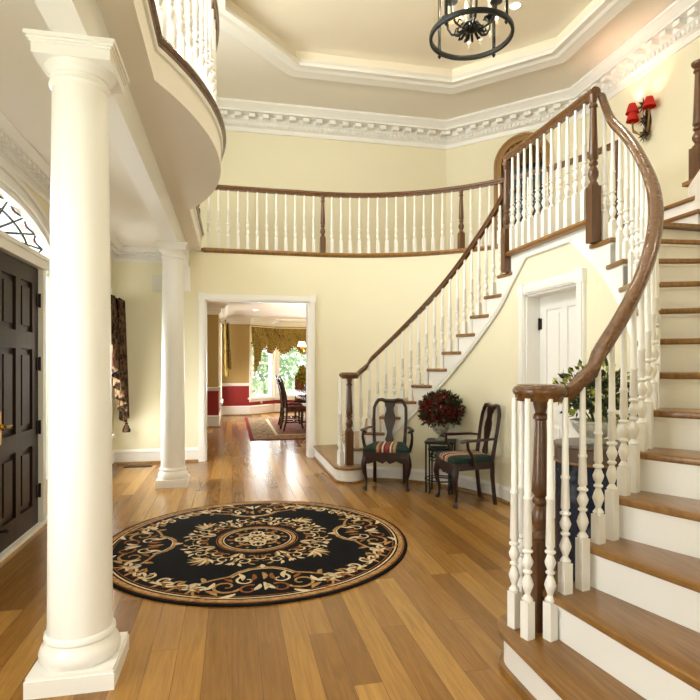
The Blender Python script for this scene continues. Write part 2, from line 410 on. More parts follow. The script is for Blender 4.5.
# upper walls
DG = 13.34
dx = DG-YU   # 3.84
ND = (4.83, 8.51)     # niche centre on the diagonal
mb = MB(); mb.box(XL-.2, dx, YU, YU+.15, F2-.3, CEI+.4)
struct('wall_back_upper', mb, 'cream', 'cream upper back wall above the balcony', 'wall', smooth=False)
mb = MB()
dg = lambda a, b, h: (dx+(XR-dx)*a+h*.7071, YU-(XR-dx)*a+h*.7071, b)
LD = (XR-dx)*sqrt(2); na = (ND[0]-dx)/(XR-dx); hw = .40/LD; NZ = 4.80
napp = [(na+hw*cos(pi*i/20), NZ+.40*sin(pi*i/20)) for i in range(21)]
mb.prism([(0, F2-.3), (na-hw, F2-.3)]+napp[::-1]+[(na+hw, F2-.3), (1, F2-.3), (1, CEI+.4), (0, CEI+.4)], 0, .15, dg)
struct('wall_corner_upper', mb, 'cream', 'cream diagonal upper wall with the arched niche', 'wall', smooth=False)
mb = MB(); mb.box(XR, XR+.15, 2*YM-YU, DG-XR, F2-.3, CEI+.4); mb.box(-1.6, XR+.15, 2*YM-YU-.15, 2*YM-YU, F2-.3, CEI+.4)
struct('wall_right_upper', mb, 'cream', 'cream upper wall carrying the sconce', 'wall', smooth=False)
# main ceiling with octagonal tray
TX, TH2, TS = 2.14, 2.32, 1.2
ty1, ty0 = 8.05, 2*YM-8.05
octo = [(TX-1.22, ty1), (TX+1.22, ty1), (TX+TH2, ty1-1.1), (TX+TH2, ty0+1.1), (TX+1.22, ty0), (TX-1.22, ty0), (TX-TH2, ty0+1.1), (TX-TH2, ty1-1.1)]
mb = MB()
outer = [(-1.8, 9.7), (XR+.2, 9.7), (XR+.2, -1.1), (-1.8, -1.1)]
o8 = octo
# ring of quads/tris between rectangle and octagon
vs = [(x, y, CEI) for x, y in outer]+[(x, y, CEI) for x, y in o8]
mb.add(vs, [(0, 1, 5, 4), (1, 6, 5), (1, 2, 7, 6), (2, 8, 7), (2, 3, 9, 8), (3, 10, 9), (3, 0, 11, 10), (0, 4, 11)])
struct('ceiling', mb, 'ceil', 'beige upper ceiling around the octagonal tray', 'ceiling', smooth=False)
mb = MB()
n8 = len(octo); ZT = CEI+.26
mb.add([(x, y, CEI) for x, y in octo]+[(x, y, ZT) for x, y in octo], [(i, (i+1) % n8, n8+(i+1) % n8, n8+i) for i in range(n8)]+[tuple(range(n8, 2*n8))])
struct('ceiling_tray', mb, 'tray', 'warm recessed octagonal tray ceiling', 'ceiling', smooth=False)
mb = MB()
path = [(x, y, CEI) for x, y in octo[::-1]]
TP = [(0, 0), (0, .14), (.03, .13), (.05, .09), (.09, .05), (.1, .0), (.02, -.0), (-.02, -.025), (-.1, -.03), (-.16, -.045), (-.2, -.03), (-.2, 0)]
mb.sweep(path, TP, True)
struct('trim_1', mb, 'white', 'white moulding framing the octagonal tray', 'moulding', ang=25)
mb = MB()
crown(mb, [(XR, -.9, CEI), (XR, DG-XR, CEI), (dx, YU, CEI), (XL, YU, CEI), (XL, -.9, CEI)], CEI, .40, .32)
struct('trim_2', mb, 'white', 'white dentil cornice around the upper ceiling', 'cornice', ang=30)

# entry ceiling / left balcony floor with its bulging front
BX, BC, BR, BH = -.43, 4.63, 2.81, 1.34
bc = (-2.90, BC); ba = math.asin(BH/BR)
bulge = [(bc[0]+BR*cos(a), bc[1]+BR*sin(a)) for a in [-ba+2*ba*i/30 for i in range(31)]]
edge = [(BX, YF)]+bulge+[(BX, YB)]
mb = MB(); mb.prism([(XL, YF)]+edge+[(XL, YB)], 2.99, FL-.04)
struct('ceiling_left', mb, 'ceil', 'entry ceiling with bulging balcony front', 'ceiling', ang=30)
mb = MB(); mb.sweep([(x, y, FL) for x, y in edge], [(.3, -.065), (-.022, -.065), (-.026, -.042), (-.036, -.036), (-.044, -.018), (-.036, 0), (.3, 0)])
struct('trim_3', mb, 'rail', 'dark wood edge of the entry balcony', 'moulding', ang=40)
mb = MB(); mb.sweep([(x, y, FL-.035) for x, y in edge], [(0, -.06), (-.016, -.056), (-.02, -.03), (0, -.03)])
struct('trim_4', mb, 'white', 'white bead beneath the entry balcony edge', 'moulding', ang=40)
mb = MB(); mb.box(-.73, -.59, YF, YB, 2.745, 2.995); mb.box(-.745, -.575, YB-.1, YB-.001, 2.4, 2.75)
struct('trim_5', mb, 'white', 'long white beam carried by the columns', 'beam', smooth=False)
mb = MB(); crown(mb, [(-.735, YB, 2.99), (XL, YB, 2.99), (XL, YF, 2.99)], 2.99, .19, .16)
struct('trim_6', mb, 'white', 'white dentil cornice in the entry', 'cornice', ang=30)
# wood nosing of back balcony
def balc_path(r, y, z, a1=0.0, x0=-.40):
    return [(x0, y, z), (CX, y, z)]+[(CX+r*cos(a), CYL+r*sin(a), z) for a in [pi/2-(pi/2-a1)*i/28 for i in range(1, 29)]]
mb = MB(); mb.sweep(balc_path(RO, YB, F2, AE), [(.02, -.05), (-.025, -.05), (-.035, -.03), (-.025, 0), (.02, 0)][::1])
mb.sweep(balc_path(RO, YB, F2, AE), [(.02, -.07), (-.012, -.06), (-.012, -.05), (.02, -.05)])
o = struct('trim_7', mb, 'tread', 'oak edge of the back balcony', 'moulding', ang=40)

# baseboards
def basebrd(name, path, label, h=.2):
    mb = MB(); mb.sweep(path, base_prof(h)); b = struct(name, mb, 'white', label, 'baseboard', ang=30)
    mb = MB(); mb.sweep([(x, y, z) for x, y, z in path], [(a+.016, b_) for a, b_ in SHOE]); mb.build('shoe_moulding', 'tread', b)
basebrd('baseboard_back', [(OX0-.09, YB, 0), (XL, YB, 0), (XL, 5.62, 0)], 'white baseboard along the entry walls')
mb = MB(); mb.sweep([(CX-.05, YB, 0), (OX1+.09, YB, 0)], base_prof(.2)); struct('baseboard_corner', mb, 'white', 'short white baseboard by the far stair', 'baseboard')

# dining opening casing
def casing(mb, y, x0, x1, z, w=.085, t=.025, sgn=-1, head=True):
    f = lambda a0, a1, b0, b1, d: mb.box(a0, a1, min(y, y+sgn*d), max(y, y+sgn*d), b0, b1)
    for (a, b) in ((x0-w, x0), (x1, x1+w)):
        f(a, b, 0, z, t); f(a+.012, b-.012, 0, z, t+.01); f(a-.006, b+.006, 0, .22, t+.014)
    f(x0-w, x1+w, z, z+w, t); f(x0-w, x1+w, z+.012, z+w-.012, t+.01)
    for a in (x0-w-.008, x1-.008): f(a, a+w+.016, z-.005, z+w+.012, t+.018)
mb = MB(); casing(mb, YB, OX0, OX1, OZ); casing(mb, YB+.2, OX0, OX1, OZ, sgn=1)
mb.box(OX0-.001, OX0+.02, YB, YB+.2, 0, OZ); mb.box(OX1-.02, OX1+.001, YB, YB+.2, 0, OZ); mb.box(OX0, OX1, YB, YB+.2, OZ-.02, OZ+.001)
struct('trim_8', mb, 'white', 'white casing around the dining room opening', 'casing', smooth=False)

# ================================================================== FRONT ENTRANCE
def build_entrance():
    X = XL
    mb = MB()
    # casing band outside of the arch (inner face of wall) and jambs, header, mullions
    n = 40
    def band(r0, r1, x0, x1):
        a = [(YC+(YA+r0)*cos(pi*i/n), ZSP+(ZAR+r0)*sin(pi*i/n)) for i in range(n+1)]
        b = [(YC+(YA+r1)*cos(pi*i/n), ZSP+(ZAR+r1)*sin(pi*i/n)) for i in range(n+1)]
        mb.prism(a+b[::-1], x0, x1, yz)
    band(0, .12, X-.001, X+.02); band(.0, .03, X, X+.035); band(.085, .12, X, X+.04); band(-.05, 0.0, X-.14, X+.012)
    for y0, y1 in ((YC-YA-.12, YC-YA), (YC+YA, YC+YA+.12)):
        mb.box(X-.001, X+.02, y0, y1, 0, ZSP); mb.box(X, X+.03, y0+.015, y1-.015, 0, ZSP)
    mb.box(X-.14, X+.03, YC-YA-.01, YC+YA+.01, 2.19, 2.29); mb.box(X-.1, X+.05, YC-YA-.05, YC+YA+.05, 2.265, 2.295)
    for s_ in (-1, 1):
        y0, y1 = sorted((YC+s_*.895, YC+s_*.965)); mb.box(X-.14, X+.02, y0, y1, 0, 2.2)
        y0, y1 = sorted((YC+s_*(YA-.04), YC+s_*YA)); mb.box(X-.14, X+.012, y0, y1, 0, 2.2)
        y0, y1 = sorted((YC+s_*.96, YC+s_*YA)); mb.box(X-.1, X-.02, y0, y1, 0, .35)
    mb.box(X-.14, X+.03, YC-YA, YC+YA, 0, .025)
    struct('trim_9', mb, 'white', 'white arched frame around the front doors', 'casing', ang=30)
    for s_ in (-1, 1):
        y0, y1 = sorted((YC+s_*.004, YC+s_*.893))
        d = MB(); d.box(X-.09, X-.045, y0, y1, .025, 2.185)
        w = y1-y0
        rows = ((.16, .62), (.80, 1.46), (1.60, 2.06)); cols = ((.14, .40), (.50, .76))
        # raised stiles and rails make recessed panels
        ys = [0, .13, .39, .50, .76, w]
        for a, b in ((0, .135), (.395, .495), (.755, w)): d.box(X-.05, X-.02, y0+a, y0+b, .025, 2.185)
        for z0, z1 in ((.025, .20), (.70, .84), (1.50, 1.64), (2.05, 2.185)): d.box(X-.05, X-.0201, y0+.13, y0+.76, z0, z1)
        for (a, b) in ((.135, .395), (.495, .755)):
            for (z0, z1) in ((.20, .70), (.84, 1.50), (1.64, 2.05)):
                d.prism([(y0+a+.05, z0+.05), (y0+b-.05, z0+.05), (y0+b-.05, z1-.05), (y0+a+.05, z1-.05)], X-.046, X-.026, yz)
        o = struct('door_1' if s_ > 0 else 'door_2', d, 'door', 'dark walnut panelled front door with brass lever' if s_ > 0 else 'dark walnut panelled front door leaf further left', 'door', smooth=False)
        for zh in (.30, .84, 1.38, 1.92):
            yh = y1 if s_ > 0 else y0
            h = MB(); h.box(X-.022, X-.012, yh-.05, yh+.04, zh-.055, zh+.055); h.tube([(X-.006, yh+s_*.004, zh-.06), (X-.006, yh+s_*.004, zh+.06)], .009, 8)
            h.build('hinge', 'hinge', o)
        yk = y0+.07 if s_ > 0 else y1-.07
        k = MB(); k.box(X-.02, X-.01, yk-.025, yk+.025, .80, 1.04); k.ell((X-.0, yk, .93), (.02, .02, .02)); k.tube([(X-.01, yk, .93), (X+.03, yk, .93), (X+.034, yk+s_*.05, .93), (X+.03, yk+s_*.1, .93)], [.011, .011, .01, .007], 8)
        k.build('lever_handle', 'brass', o)
        b = MB(); b.tube([(X-.02, yk+.03, .18), (X+.02, yk+.03, .18)], .012, 8); b.ell((X+.024, yk+.03, .18), .016); b.build('door_stop', 'hinge', o)
    # fanlight
    g = MB(); g.prism([(YC+(YA-.05)*cos(pi*i/n), ZSP+.03+(ZAR-.06)*sin(pi*i/n)) for i in range(n+1)], X-.075, X-.07, yz)
    o = struct('window_1', g, 'glass', 'leaded fanlight above the front doors', 'window')
    l = MB()
    P = lambda a, r: (X-.06, YC+YA*r*cos(a), ZSP+.035+(ZAR-.03)*r*sin(a))
    for rr, w in ((.2, .010), (.62, .010)):
        l.tube([P(pi*i/40, rr) for i in range(41)], w, 6)
    ns = 10
    for i in range(1, ns):
        a = pi*i/ns
        l.tube([P(a, .2), P(a, .93)], .009, 6)
    for i in range(ns):
        a0, a1 = pi*i/ns, pi*(i+1)/ns
        l.tube([P(a0+(a1-a0)*t/8, .93-.10*sin(pi*t/8)) for t in range(9)], .009, 6)
    l.build('leading', 'lead', o)
    r = MB()
    for i in range(ns):
        a = pi*(i+.5)/ns
        for q in range(5):
            c = P(a+.05*cos(q*1.256), .76+.05*sin(q*1.256)); r.ell(c, (.003, .022, .016), 6, 4)
    r.build('pink_glass_jewels', 'petal_glass', o)
    for nme, s_ in (('window_2', 1), ('window_3', -1)):
        y0, y1 = sorted((YC+s_*.965, YC+s_*(YA-.04)))
        g = MB(); g.box(X-.075, X-.07, y0, y1, .35, 2.19)
        o = struct(nme, g, 'glass', 'leaded sidelight right of the front doors' if s_ > 0 else 'leaded sidelight left of the front doors', 'window')
        l = MB(); yc = (y0+y1)/2
        for q in range(6):
            z0 = .4+q*.3
            l.tube([(X-.06, yc+.09*sin(t*pi/6), z0+.3*t/12*1.0) for t in range(13)], .005, 6)
            l.tube([(X-.06, yc-.09*sin(t*pi/6), z0+.3*t/12*1.0) for t in range(13)], .005, 6)
        l.build('leading', 'lead', o)
        r = MB()
        for q in range(5): r.ell((X-.065, yc, .55+q*.32), (.003, .04, .05), 8, 5)
        r.build('pink_glass_jewels', 'petal_glass', o)
M['petal_glass'] = glassy('pink_glass', (1, .55, .5, 1), .1)
build_entrance()
# side window near the corner
def window_unit(name, label, f, a0, a1, z0, z1, nm=1, nh=2):
    # f(a,b,h): a along the wall, b up, h into the room (0 = wall face)
    mb = MB()
    def bx(A0, A1, B0, B1, h0, h1): mb.prism([(A0, B0), (A1, B0), (A1, B1), (A0, B1)], h0, h1, f)
    w = .09
    bx(a0-w, a0, z0-.02, z1+w, 0, .03); bx(a1, a1+w, z0-.02, z1+w, 0, .03); bx(a0-w, a1+w, z1, z1+w, 0, .035)
    bx(a0-w-.03, a1+w+.03, z0-.05, z0, -.02, .07); bx(a0-w, a1+w, z0-.12, z0-.05, 0, .025)
    bx(a0, a0+.04, z0, z1, -.12, 0); bx(a1-.04, a1, z0, z1, -.12, 0); bx(a0, a1, z1-.04, z1, -.12, 0); bx(a0, a1, z0, z0+.05, -.12, 0)
    for i in range(1, nm): c = a0+(a1-a0)*i/nm; bx(c-.045, c+.045, z0, z1, -.1, -.01)
    for i in range(1, nh): c = z0+(z1-z0)*i/nh; bx(a0, a1, c-.02, c+.02, -.09, -.04)
    o = struct(name, mb, 'white', label, 'window', smooth=False)
    g = MB(); g.prism([(a0, z0), (a1, z0), (a1, z1), (a0, z1)], -.085, -.08, f); g.build('pane', 'glass', o)
    return o
window_unit('window_4', 'white framed window beside the dark curtain', lambda a, b, h: (XL+h, a, b), 6.55, 7.75, .45, 2.3, 2, 2)
window_unit('window_added_near', 'unseen window added for daylight at the near end of the entry', lambda a, b, h: (XL+h, a, b), .75, 1.95, .45, 2.3, 2, 2)  # out of frame, added to light the near column and risers
window_unit('window_added_upper', 'unseen window added for daylight above the front entrance', lambda a, b, h: (XL+h, a, b), 2.2, 6.4, 3.75, 5.3, 4, 2)  # out of frame, added to let daylight into the foyer
window_unit('window_added_rear', 'unseen window added for daylight in the room behind', lambda a, b, h: (a, -3.5+h, b), -1.1, 2.1, .5, 2.5, 3, 2)  # out of frame, added as a light source behind the camera

# ================================================================== COLUMNS
def column(y, label):
    x = -.660
    t = thing('column', label, 'column', (x, y, 0), 'entry columns')
    mb = MB(); mb.box(x-.174, x+.174, y-.174, y+.174, 0, .07); mb.box(x-.169, x+.169, y-.169, y+.169, .07, .085); mb.build('plinth', 'white', t, False)
    mb = MB(); mb.lathe([(0, .085), (.152, .085), (.164, .1), (.166, .12), (.158, .145), (.146, .16), (.141, .175), (.147, .185), (.145, .2), (.138, .208), (0, .21)], (x, y, 0), 40); mb.build('base_moulding', 'white', t)
    pr = [(0, .2), (.136, .2), (.1325, .25)]+[(.132-.019*(q/10)**1.6, .25+2.35*q/10) for q in range(1, 11)]+[(0, 2.605)]
    mb = MB(); mb.lathe(pr, (x, y, 0), 48); mb.build('shaft', 'white', t)
    mb = MB(); mb.lathe([(0, 2.575), (.113, 2.575), (.122, 2.582), (.126, 2.592), (.122, 2.602), (.113, 2.608), (.113, 2.625), (.12, 2.628), (.123, 2.638), (.128, 2.645), (.14, 2.655), (.147, 2.668), (0, 2.67)], (x, y, 0), 40)
    for (h, z0, z1) in ((.153, 2.665, 2.708), (.159, 2.708, 2.718), (.166, 2.718, 2.728), (.176, 2.728, 2.745)): mb.box(x-h, x+h, y-h, y+h, z0, z1)
    mb.build('capital', 'white', t, True, 30)
column(2.65, 'big white round column in the left foreground')
column(6.58, 'slimmer-looking white column farther back beside the dining room opening')

# ================================================================== STAIRS
def zn(th): return (math.degrees(th)-7)/7.8*S+2*S      # nosing line
N_X, N_U = 1.355, 2.06
def staircase(side, label):
    base = mir(side, N_X, N_U)
    t = thing('staircase', label, 'staircase', (base.x, base.y, 0), 'twin curved staircases')
    # --- first step with bullnose end
    def bull(off):
        r = .19+off
        P = [(1.165-off, 3.70+0*off), (1.165-off, N_U)]
        P += [(N_X+r*cos(a), N_U+r*sin(a)) for a in [pi+pi*i/16 for i in range(1, 17)]]
        p0 = pol(side, TH(2)+.02, RI+.02); p1 = pol(side, TH(2)+.02, RO)
        P += [(p0.x+.02, abs(p0.y-YM)), (p1.x, abs(p1.y-YM))]
        return [(mir(side, x, u).x, mir(side, x, u).y) for x, u in P]
    mb = MB(); mb.prism(bull(0), S-.034, S)
    mb.build('tread', 'tread', t, True, 50, .011)
    mb = MB(); mb.prism(bull(-.03), 0, S-.032); mb.build('riser', 'white', t)
    mb = MB(); mb.prism(bull(-.008), 0, .028); mb.build('shoe_moulding', 'tread', t)
    for k in range(2, 13):
        a0, a1 = TH(k), TH(k+1)
        tang = pol(side, a0+pi/2, 1)-pol(side, 0, 0)*0
        # direction of travel at a0
        d = (pol(side, a0+.001, 2)-pol(side, a0, 2)).normalized()
        nos = .03
        ins = [pol(side, a0+(a1+.012-a0)*i/4, RI) for i in range(5)]; outs = [pol(side, a0+(a1+.012-a0)*i/4, RO) for i in range(5)]
        ins[0] = ins[0]-d*nos; outs[0] = outs[0]-d*nos
        # small overhang behind the next riser at the return
        bk = (pol(side, a1+.001, RI)-pol(side, a1, RI)).normalized()
        ret = [pol(side, a1, RI)+bk*.035, pol(side, a1, RI+.05)+bk*.035]
        poly = [(p.x, p.y) for p in ins[:4]]+[(ret[0].x, ret[0].y), (ret[1].x, ret[1].y)]+[(p.x, p.y) for p in [pol(side, a1+.012, RI+.055)]+outs[::-1]]
        mb = MB(); z = k*S
        mb.prism(poly, z-.034, z)
        cx_ = sum(p[0] for p in poly)/len(poly)
        mb.build('tread', 'tread', t, True, 50, .011)
        mb = MB()
        p0 = pol(side, a0, RW-.005); p1 = pol(side, a0, RO); q0 = p0+d*.02; q1 = p1+d*.02
        mb.prism([(p0.x, p0.y), (p1.x, p1.y), (q1.x, q1.y), (q0.x, q0.y)], (k-1)*S, z-.034)
        mb.prism([(p0.x-d.x*.014, p0.y-d.y*.014), (p1.x-d.x*.014, p1.y-d.y*.014), (p1.x, p1.y), (p0.x, p0.y)], z-.05, z-.034)
        mb.build('riser', 'white', t, False)
    # landing riser
    a0 = TH(13); d = (pol(side, a0+.001, 2)-pol(side, a0, 2)).normalized()
    p0 = pol(side, a0, RW-.005); p1 = pol(side, a0, RO); q0 = p0+d*.02; q1 = p1+d*.02
    mb = MB(); mb.prism([(p0.x, p0.y), (p1.x, p1.y), (q1.x, q1.y), (q0.x, q0.y)], 12*S, 13*S-.034); mb.build('riser', 'white', t, False)
    # --- stringer (white, cut to the steps) on the inner face
    mb = MB()
    for k in range(1, 13):
        a0, a1 = (TH(k) if k > 1 else TH(2)-.09), TH(k+1)
        n = 4
        for i in range(n):
            b0, b1 = a0+(a1-a0)*i/n, a0+(a1-a0)*(i+1)/n
            zt = k*S-.033
            zb0, zb1 = max(0, zn(b0)-.34), max(0, zn(b1)-.34)
            vs = [pol(side, b0, RW-.012, zb0), pol(side, b1, RW-.012, zb1), pol(side, b1, RW-.012, zt), pol(side, b0, RW-.012, zt),
                  pol(side, b0, RW+.03, zb0), pol(side, b1, RW+.03, zb1), pol(side, b1, RW+.03, zt), pol(side, b0, RW+.03, zt)]
            mb.add(vs, [(0, 1, 2, 3), (4, 7, 6, 5), (0, 4, 5, 1), (2, 6, 7, 3), (0, 3, 7, 4), (1, 5, 6, 2)])
    mb.build('stringer', 'white', t, True, 30)
    ths = [TH(3)+.02+(TH(13)-TH(3)-.02)*i/40 for i in range(41)]
    mb = MB(); mb.tube([pol(side, a, RW-.014, max(.02, zn(a)-.34)) for a in ths], .013, 8); mb.tube([pol(side, a, RW-.014, max(.02, zn(a)-.30)) for a in ths], .007, 6)
    mb.build('stringer_moulding', 'white', t)
    # --- newel, balusters
    newel_mb(mir(side, N_X, N_U, S), 1.248-.036-S+.01, .40, .043).build('newel_post', 'newel', t)
    HR = 1.248
    def zrail(th):
        z = zn(th)+.845-.036
        z = max(HR, z)
        if th > TH(12.2): z += .128*((th-TH(12.2))/(TH(13)-.02-TH(12.2)))**2
        return z
    vol = [(-.11, -.035), (-.105, .07), (-.015, .10), (-.02, -.13)]
    for (a, b) in (vol if side > 0 else vol[:3]):
        p = mir(side, N_X+a, N_U+b, S)
        baluster_mb(p, HR-.036-S, .16, 12, .3).build('baluster', 'white', t)
    for k in range(2, 13):
        for j, (fr, hb) in enumerate(((.22, .13), (.72, .225))):
            a = TH(k)+(TH(k+1)-TH(k))*fr
            p = pol(side, a, RB, k*S)
            baluster_mb(p, zrail(a)-.036-k*S+.004, hb, 12, (a if side > 0 else -a)).build('baluster', 'white', t)
    # --- handrail: volute then climbing curve
    path = [mir(side, N_X, N_U, HR), mir(side, N_X+.05, N_U+.035, HR), mir(side, N_X+.10, N_U+.058, HR), mir(side, N_X+.15, N_U+.062, HR)]
    for i in range(0, 70):
        th = TH(2)+.145+(TH(13)-.02-TH(2)-.145)*i/69
        path.append(pol(side, th, RB, zrail(th)))
    # smooth the easing a little
    for _ in range(2):
        z = [p.z for p in path]
        for i in range(3, len(path)-1): path[i].z = (z[i-1]+2*z[i]+z[i+1])/4
    mb = MB(); mb.sweep(path, RAILP)
    mb.lathe([(0, -.0385), (.104, -.0385), (.110, -.024), (.110, -.014), (.119, -.006), (.122, .008), (.116, .022), (.098, .0345), (0, .0355)], mir(side, N_X, N_U, HR), 36)
    mb.build('handrail', 'rail', t, True, 50)
    return t
staircase(1, 'curved oak staircase climbing from the right foreground')
staircase(-1, 'curved oak staircase rising along the far wall behind the two chairs')

# under-stair curved walls
for side, nm in ((1, 'wall_stair_near'), (-1, 'wall_stair_far')):
    mb = MB()
    n = 48; a0, a1 = TH(2)-.05, TH(13)
    for i in range(n):
        b0, b1 = a0+(a1-a0)*i/n, a0+(a1-a0)*(i+1)/n
        z0, z1 = max(.05, zn(b0)-.26), max(.05, zn(b1)-.26)
        vs = [pol(side, b0, RW, 0), pol(side, b1, RW, 0), pol(side, b1, RW, z1), pol(side, b0, RW, z0), pol(side, b0, RW+.06, 0), pol(side, b1, RW+.06, 0), pol(side, b1, RW+.06, z1), pol(side, b0, RW+.06, z0)]
        mb.add(vs, [(0, 1, 2, 3), (4, 7, 6, 5), (0, 4, 5, 1), (2, 6, 7, 3), (0, 3, 7, 4), (1, 5, 6, 2)])
    struct(nm, mb, 'cream', 'cream concave wall under the %s stair' % ('near' if side > 0 else 'far'), 'wall', ang=30)
    pts = [pol(side, TH(2.2)+(TH(13)-TH(2.2))*i/30, RW, 0) for i in range(31)]
    pts = pts if side > 0 else pts[::-1]
    mb = MB(); mb.sweep(pts, base_prof(.16)); b = struct('baseboard_stair_near' if side > 0 else 'baseboard_stair_far', mb, 'white', 'white curved baseboard under the %s stair' % ('near' if side > 0 else 'far'), 'baseboard', ang=30)
    mb = MB(); mb.sweep(pts, [(a+.016, q) for a, q in SHOE]); mb.build('shoe_moulding', 'tread', b)
# wall under the landing with a doorway
XW = pol(1, TH(13), RW).x
y0w, y1w = pol(1, TH(13), RW).y-.02, pol(-1, TH(13), RW).y+.02
DY0, DY1, DZ = 3.86, 4.66, 2.02
mb = MB()
mb.box(XW, XW+.12, y0w, DY0, 0, 2.45); mb.box(XW, XW+.12, DY1, y1w, 0, 2.45); mb.box(XW, XW+.12, DY0, DY1, DZ, 2.45)
struct('wall_landing', mb, 'cream', 'cream wall under the stair landing', 'wall', smooth=False)
mb = MB()
for a, b in ((DY0-.09, DY0), (DY1, DY1+.09)):
    mb.box(XW-.025, XW, a, b, 0, DZ); mb.box(XW-.034, XW, a+.014, b-.014, 0, DZ)
mb.box(XW-.025, XW, DY0-.09, DY1+.09, DZ, DZ+.09); mb.box(XW-.034, XW, DY0-.08, DY1+.08, DZ+.014, DZ+.076)
for a in (DY0-.098, DY1-.008): mb.box(XW-.04, XW, a, a+.106, DZ-.006, DZ+.1)
mb.box(XW, XW+.2, DY0-.001, DY0+.02, 0, DZ); mb.box(XW, XW+.2, DY1-.02, DY1+.001, 0, DZ); mb.box(XW, XW+.2, DY0, DY1, DZ-.02, DZ+.001)
struct('trim_10', mb, 'white', 'white casing of the door under the landing', 'casing', smooth=False)
d = MB(); xd = XW+.13
d.box(xd+.012, xd+.045, DY0+.02, DY1-.02, .01, DZ-.02)
for a, b in ((DY0+.02, DY0+.13), (DY0+.35, DY0+.45), (DY1-.13, DY1-.02)): d.box(xd, xd+.02, a, b, .01, DZ-.02)
for z0, z1 in ((.01, .22), (.86, .98), (DZ-.15, DZ-.021)): d.box(xd+.0012, xd+.021, DY0+.1, DY1-.1, z0, z1)
for a, b in ((DY0+.16, DY0+.32), (DY0+.48, DY1-.16)):
    for z0, z1 in ((.26, .82), (1.02, DZ-.19)): d.box(xd+.005, xd+.02, a, b, z0, z1)
o = struct('door_3', d, 'white', 'white panelled door under the stair landing', 'door', smooth=False)
for zh in (.25, .93, 1.75):
    h = MB(); h.box(xd-.008, xd+.002, DY1-.06, DY1-.018, zh-.05, zh+.05); h.tube([(xd-.01, DY1-.024, zh-.055), (xd-.01, DY1-.024, zh+.055)], .008, 8); h.build('hinge', 'hinge', o)
k = MB(); k.lathe([(0, 0), (.025, 0), (.025, .006), (.01, .012), (.01, .035), (.026, .05), (.026, .06), (0, .075)], (xd, DY0+.08, 1.0), 14, lambda x, y, z: (-z, y, x)); k.build('knob', 'brass', o)
# peaked moulding over the doorway
mb = MB()
za = zn(TH(13))-.34
pk = [(XW-.014, pol(1, TH(13), RW).y, za), (XW-.014, YM-.34, 2.37), (XW-.014, YM+.34, 2.37), (XW-.014, pol(-1, TH(13), RW).y, za)]
mb.tube(pk, .012, 8)
struct('trim_11', mb, 'white', 'thin peaked moulding above the under-stair door', 'moulding')

# ------------------------------------------------------------------ landing
t = thing('stair_landing', 'oak landing with wood handrail between the two staircases', 'landing', (2.7, YM, 2.28))
yl0, yl1 = pol(1, TH(13), RI).y-.03, pol(-1, TH(13), RI).y+.03
mb = MB(); mb.prism([(2.64, yl0), (3.70, yl0), (4.0, 4.15), (4.33, 4.30), (4.33, yl1), (2.64, yl1)], 13*S-.03, 13*S); mb.build('platform', 'tread', t, False)
mb = MB(); mb.sweep([(2.645, yl0, 13*S), (2.645, yl1, 13*S)], [(-.05, -.04), (.03, -.04), (.042, -.02), (.03, 0.004), (-.05, .004)]); mb.build('nosing', 'tread', t, False)
mb = MB(); mb.prism([(pk[0][1], pk[0][2]), (pk[1][1], pk[1][2]), (pk[2][1], pk[2][2]), (pk[3][1], pk[3][2]), (pk[3][1], 13*S-.034), (pk[0][1], 13*S-.034)], XW-.010, XW+.02, yz); mb.build('fascia', 'white', t, False)
NY0, NY1 = 3.63, 4.96
for y in (NY0, NY1):
    newel_mb((2.635, y, 12*S), 3.385-12*S, .42, .038).build('newel_post', 'newel', t)
mb = MB()
mb.sweep([(2.645, NY0-.02, 3.405), (2.645, NY1+.02, 3.405)], RAILP); mb.build('handrail', 'rail', t, True, 50)
nb = 11
for i in range(nb):
    y = NY0+(NY1-NY0)*(i+1)/(nb+1)
    baluster_mb((2.64, y, 13*S), 3.372-13*S, .23, 10).build('baluster', 'white', t)
# upper short flight from the landing to the hall
t = thing('upper_steps', 'two oak steps rising from the landing beside the tall right newel', 'steps', (4.0, 4.8, 13*S))
def step(z, x0, yn, x1=4.36):
    mb = MB(); mb.box(x0-.03, x1, yn, 5.45, z-.034, z); mb.build('tread', 'tread', t, True, 50, .011)
    mb = MB(); mb.box(x0, x0+.02, yn+.03, 5.45, z-S, z-.034); mb.build('riser', 'white', t, False)
step(14*S, 3.78, 3.83); step(15*S, 3.97, 4.03, XR-.003)
t = thing('newel_pedestal', 'white pedestal with tall turned wood newel at the right edge', 'newel post', (4.15, 4.24, 13*S))
mb = MB(); mb.prism([(3.70, 3.69), (4.10, 4.29), (4.345, 4.29), (4.345, 3.69)], 12*S, 16*S-.03); mb.build('pedestal', 'white', t, False)
mb = MB(); mb.prism([(4.05, 4.31), (4.05, 3.66), (4.42, 3.66), (4.42, 4.31)], 16*S-.03, 16*S+.005); mb.build('cap', 'tread', t, False)
newel_mb((4.15, 4.22, 16*S+.005), 1.08, .30, .058, 16, 0, True).build('newel_post', 'newel', t)

# ------------------------------------------------------------------ balcony balustrades
t = thing('balcony_balustrade', 'curved balustrade of the back balcony above the dining room opening', 'balustrade', (1.36, 8.15, F2))
A1 = -.16
bp = balc_path(RO+.06, YB+.06, 3.935, .175)
mb = MB(); mb.sweep(bp, RAILP); mb.build('handrail', 'rail', t, True, 50)
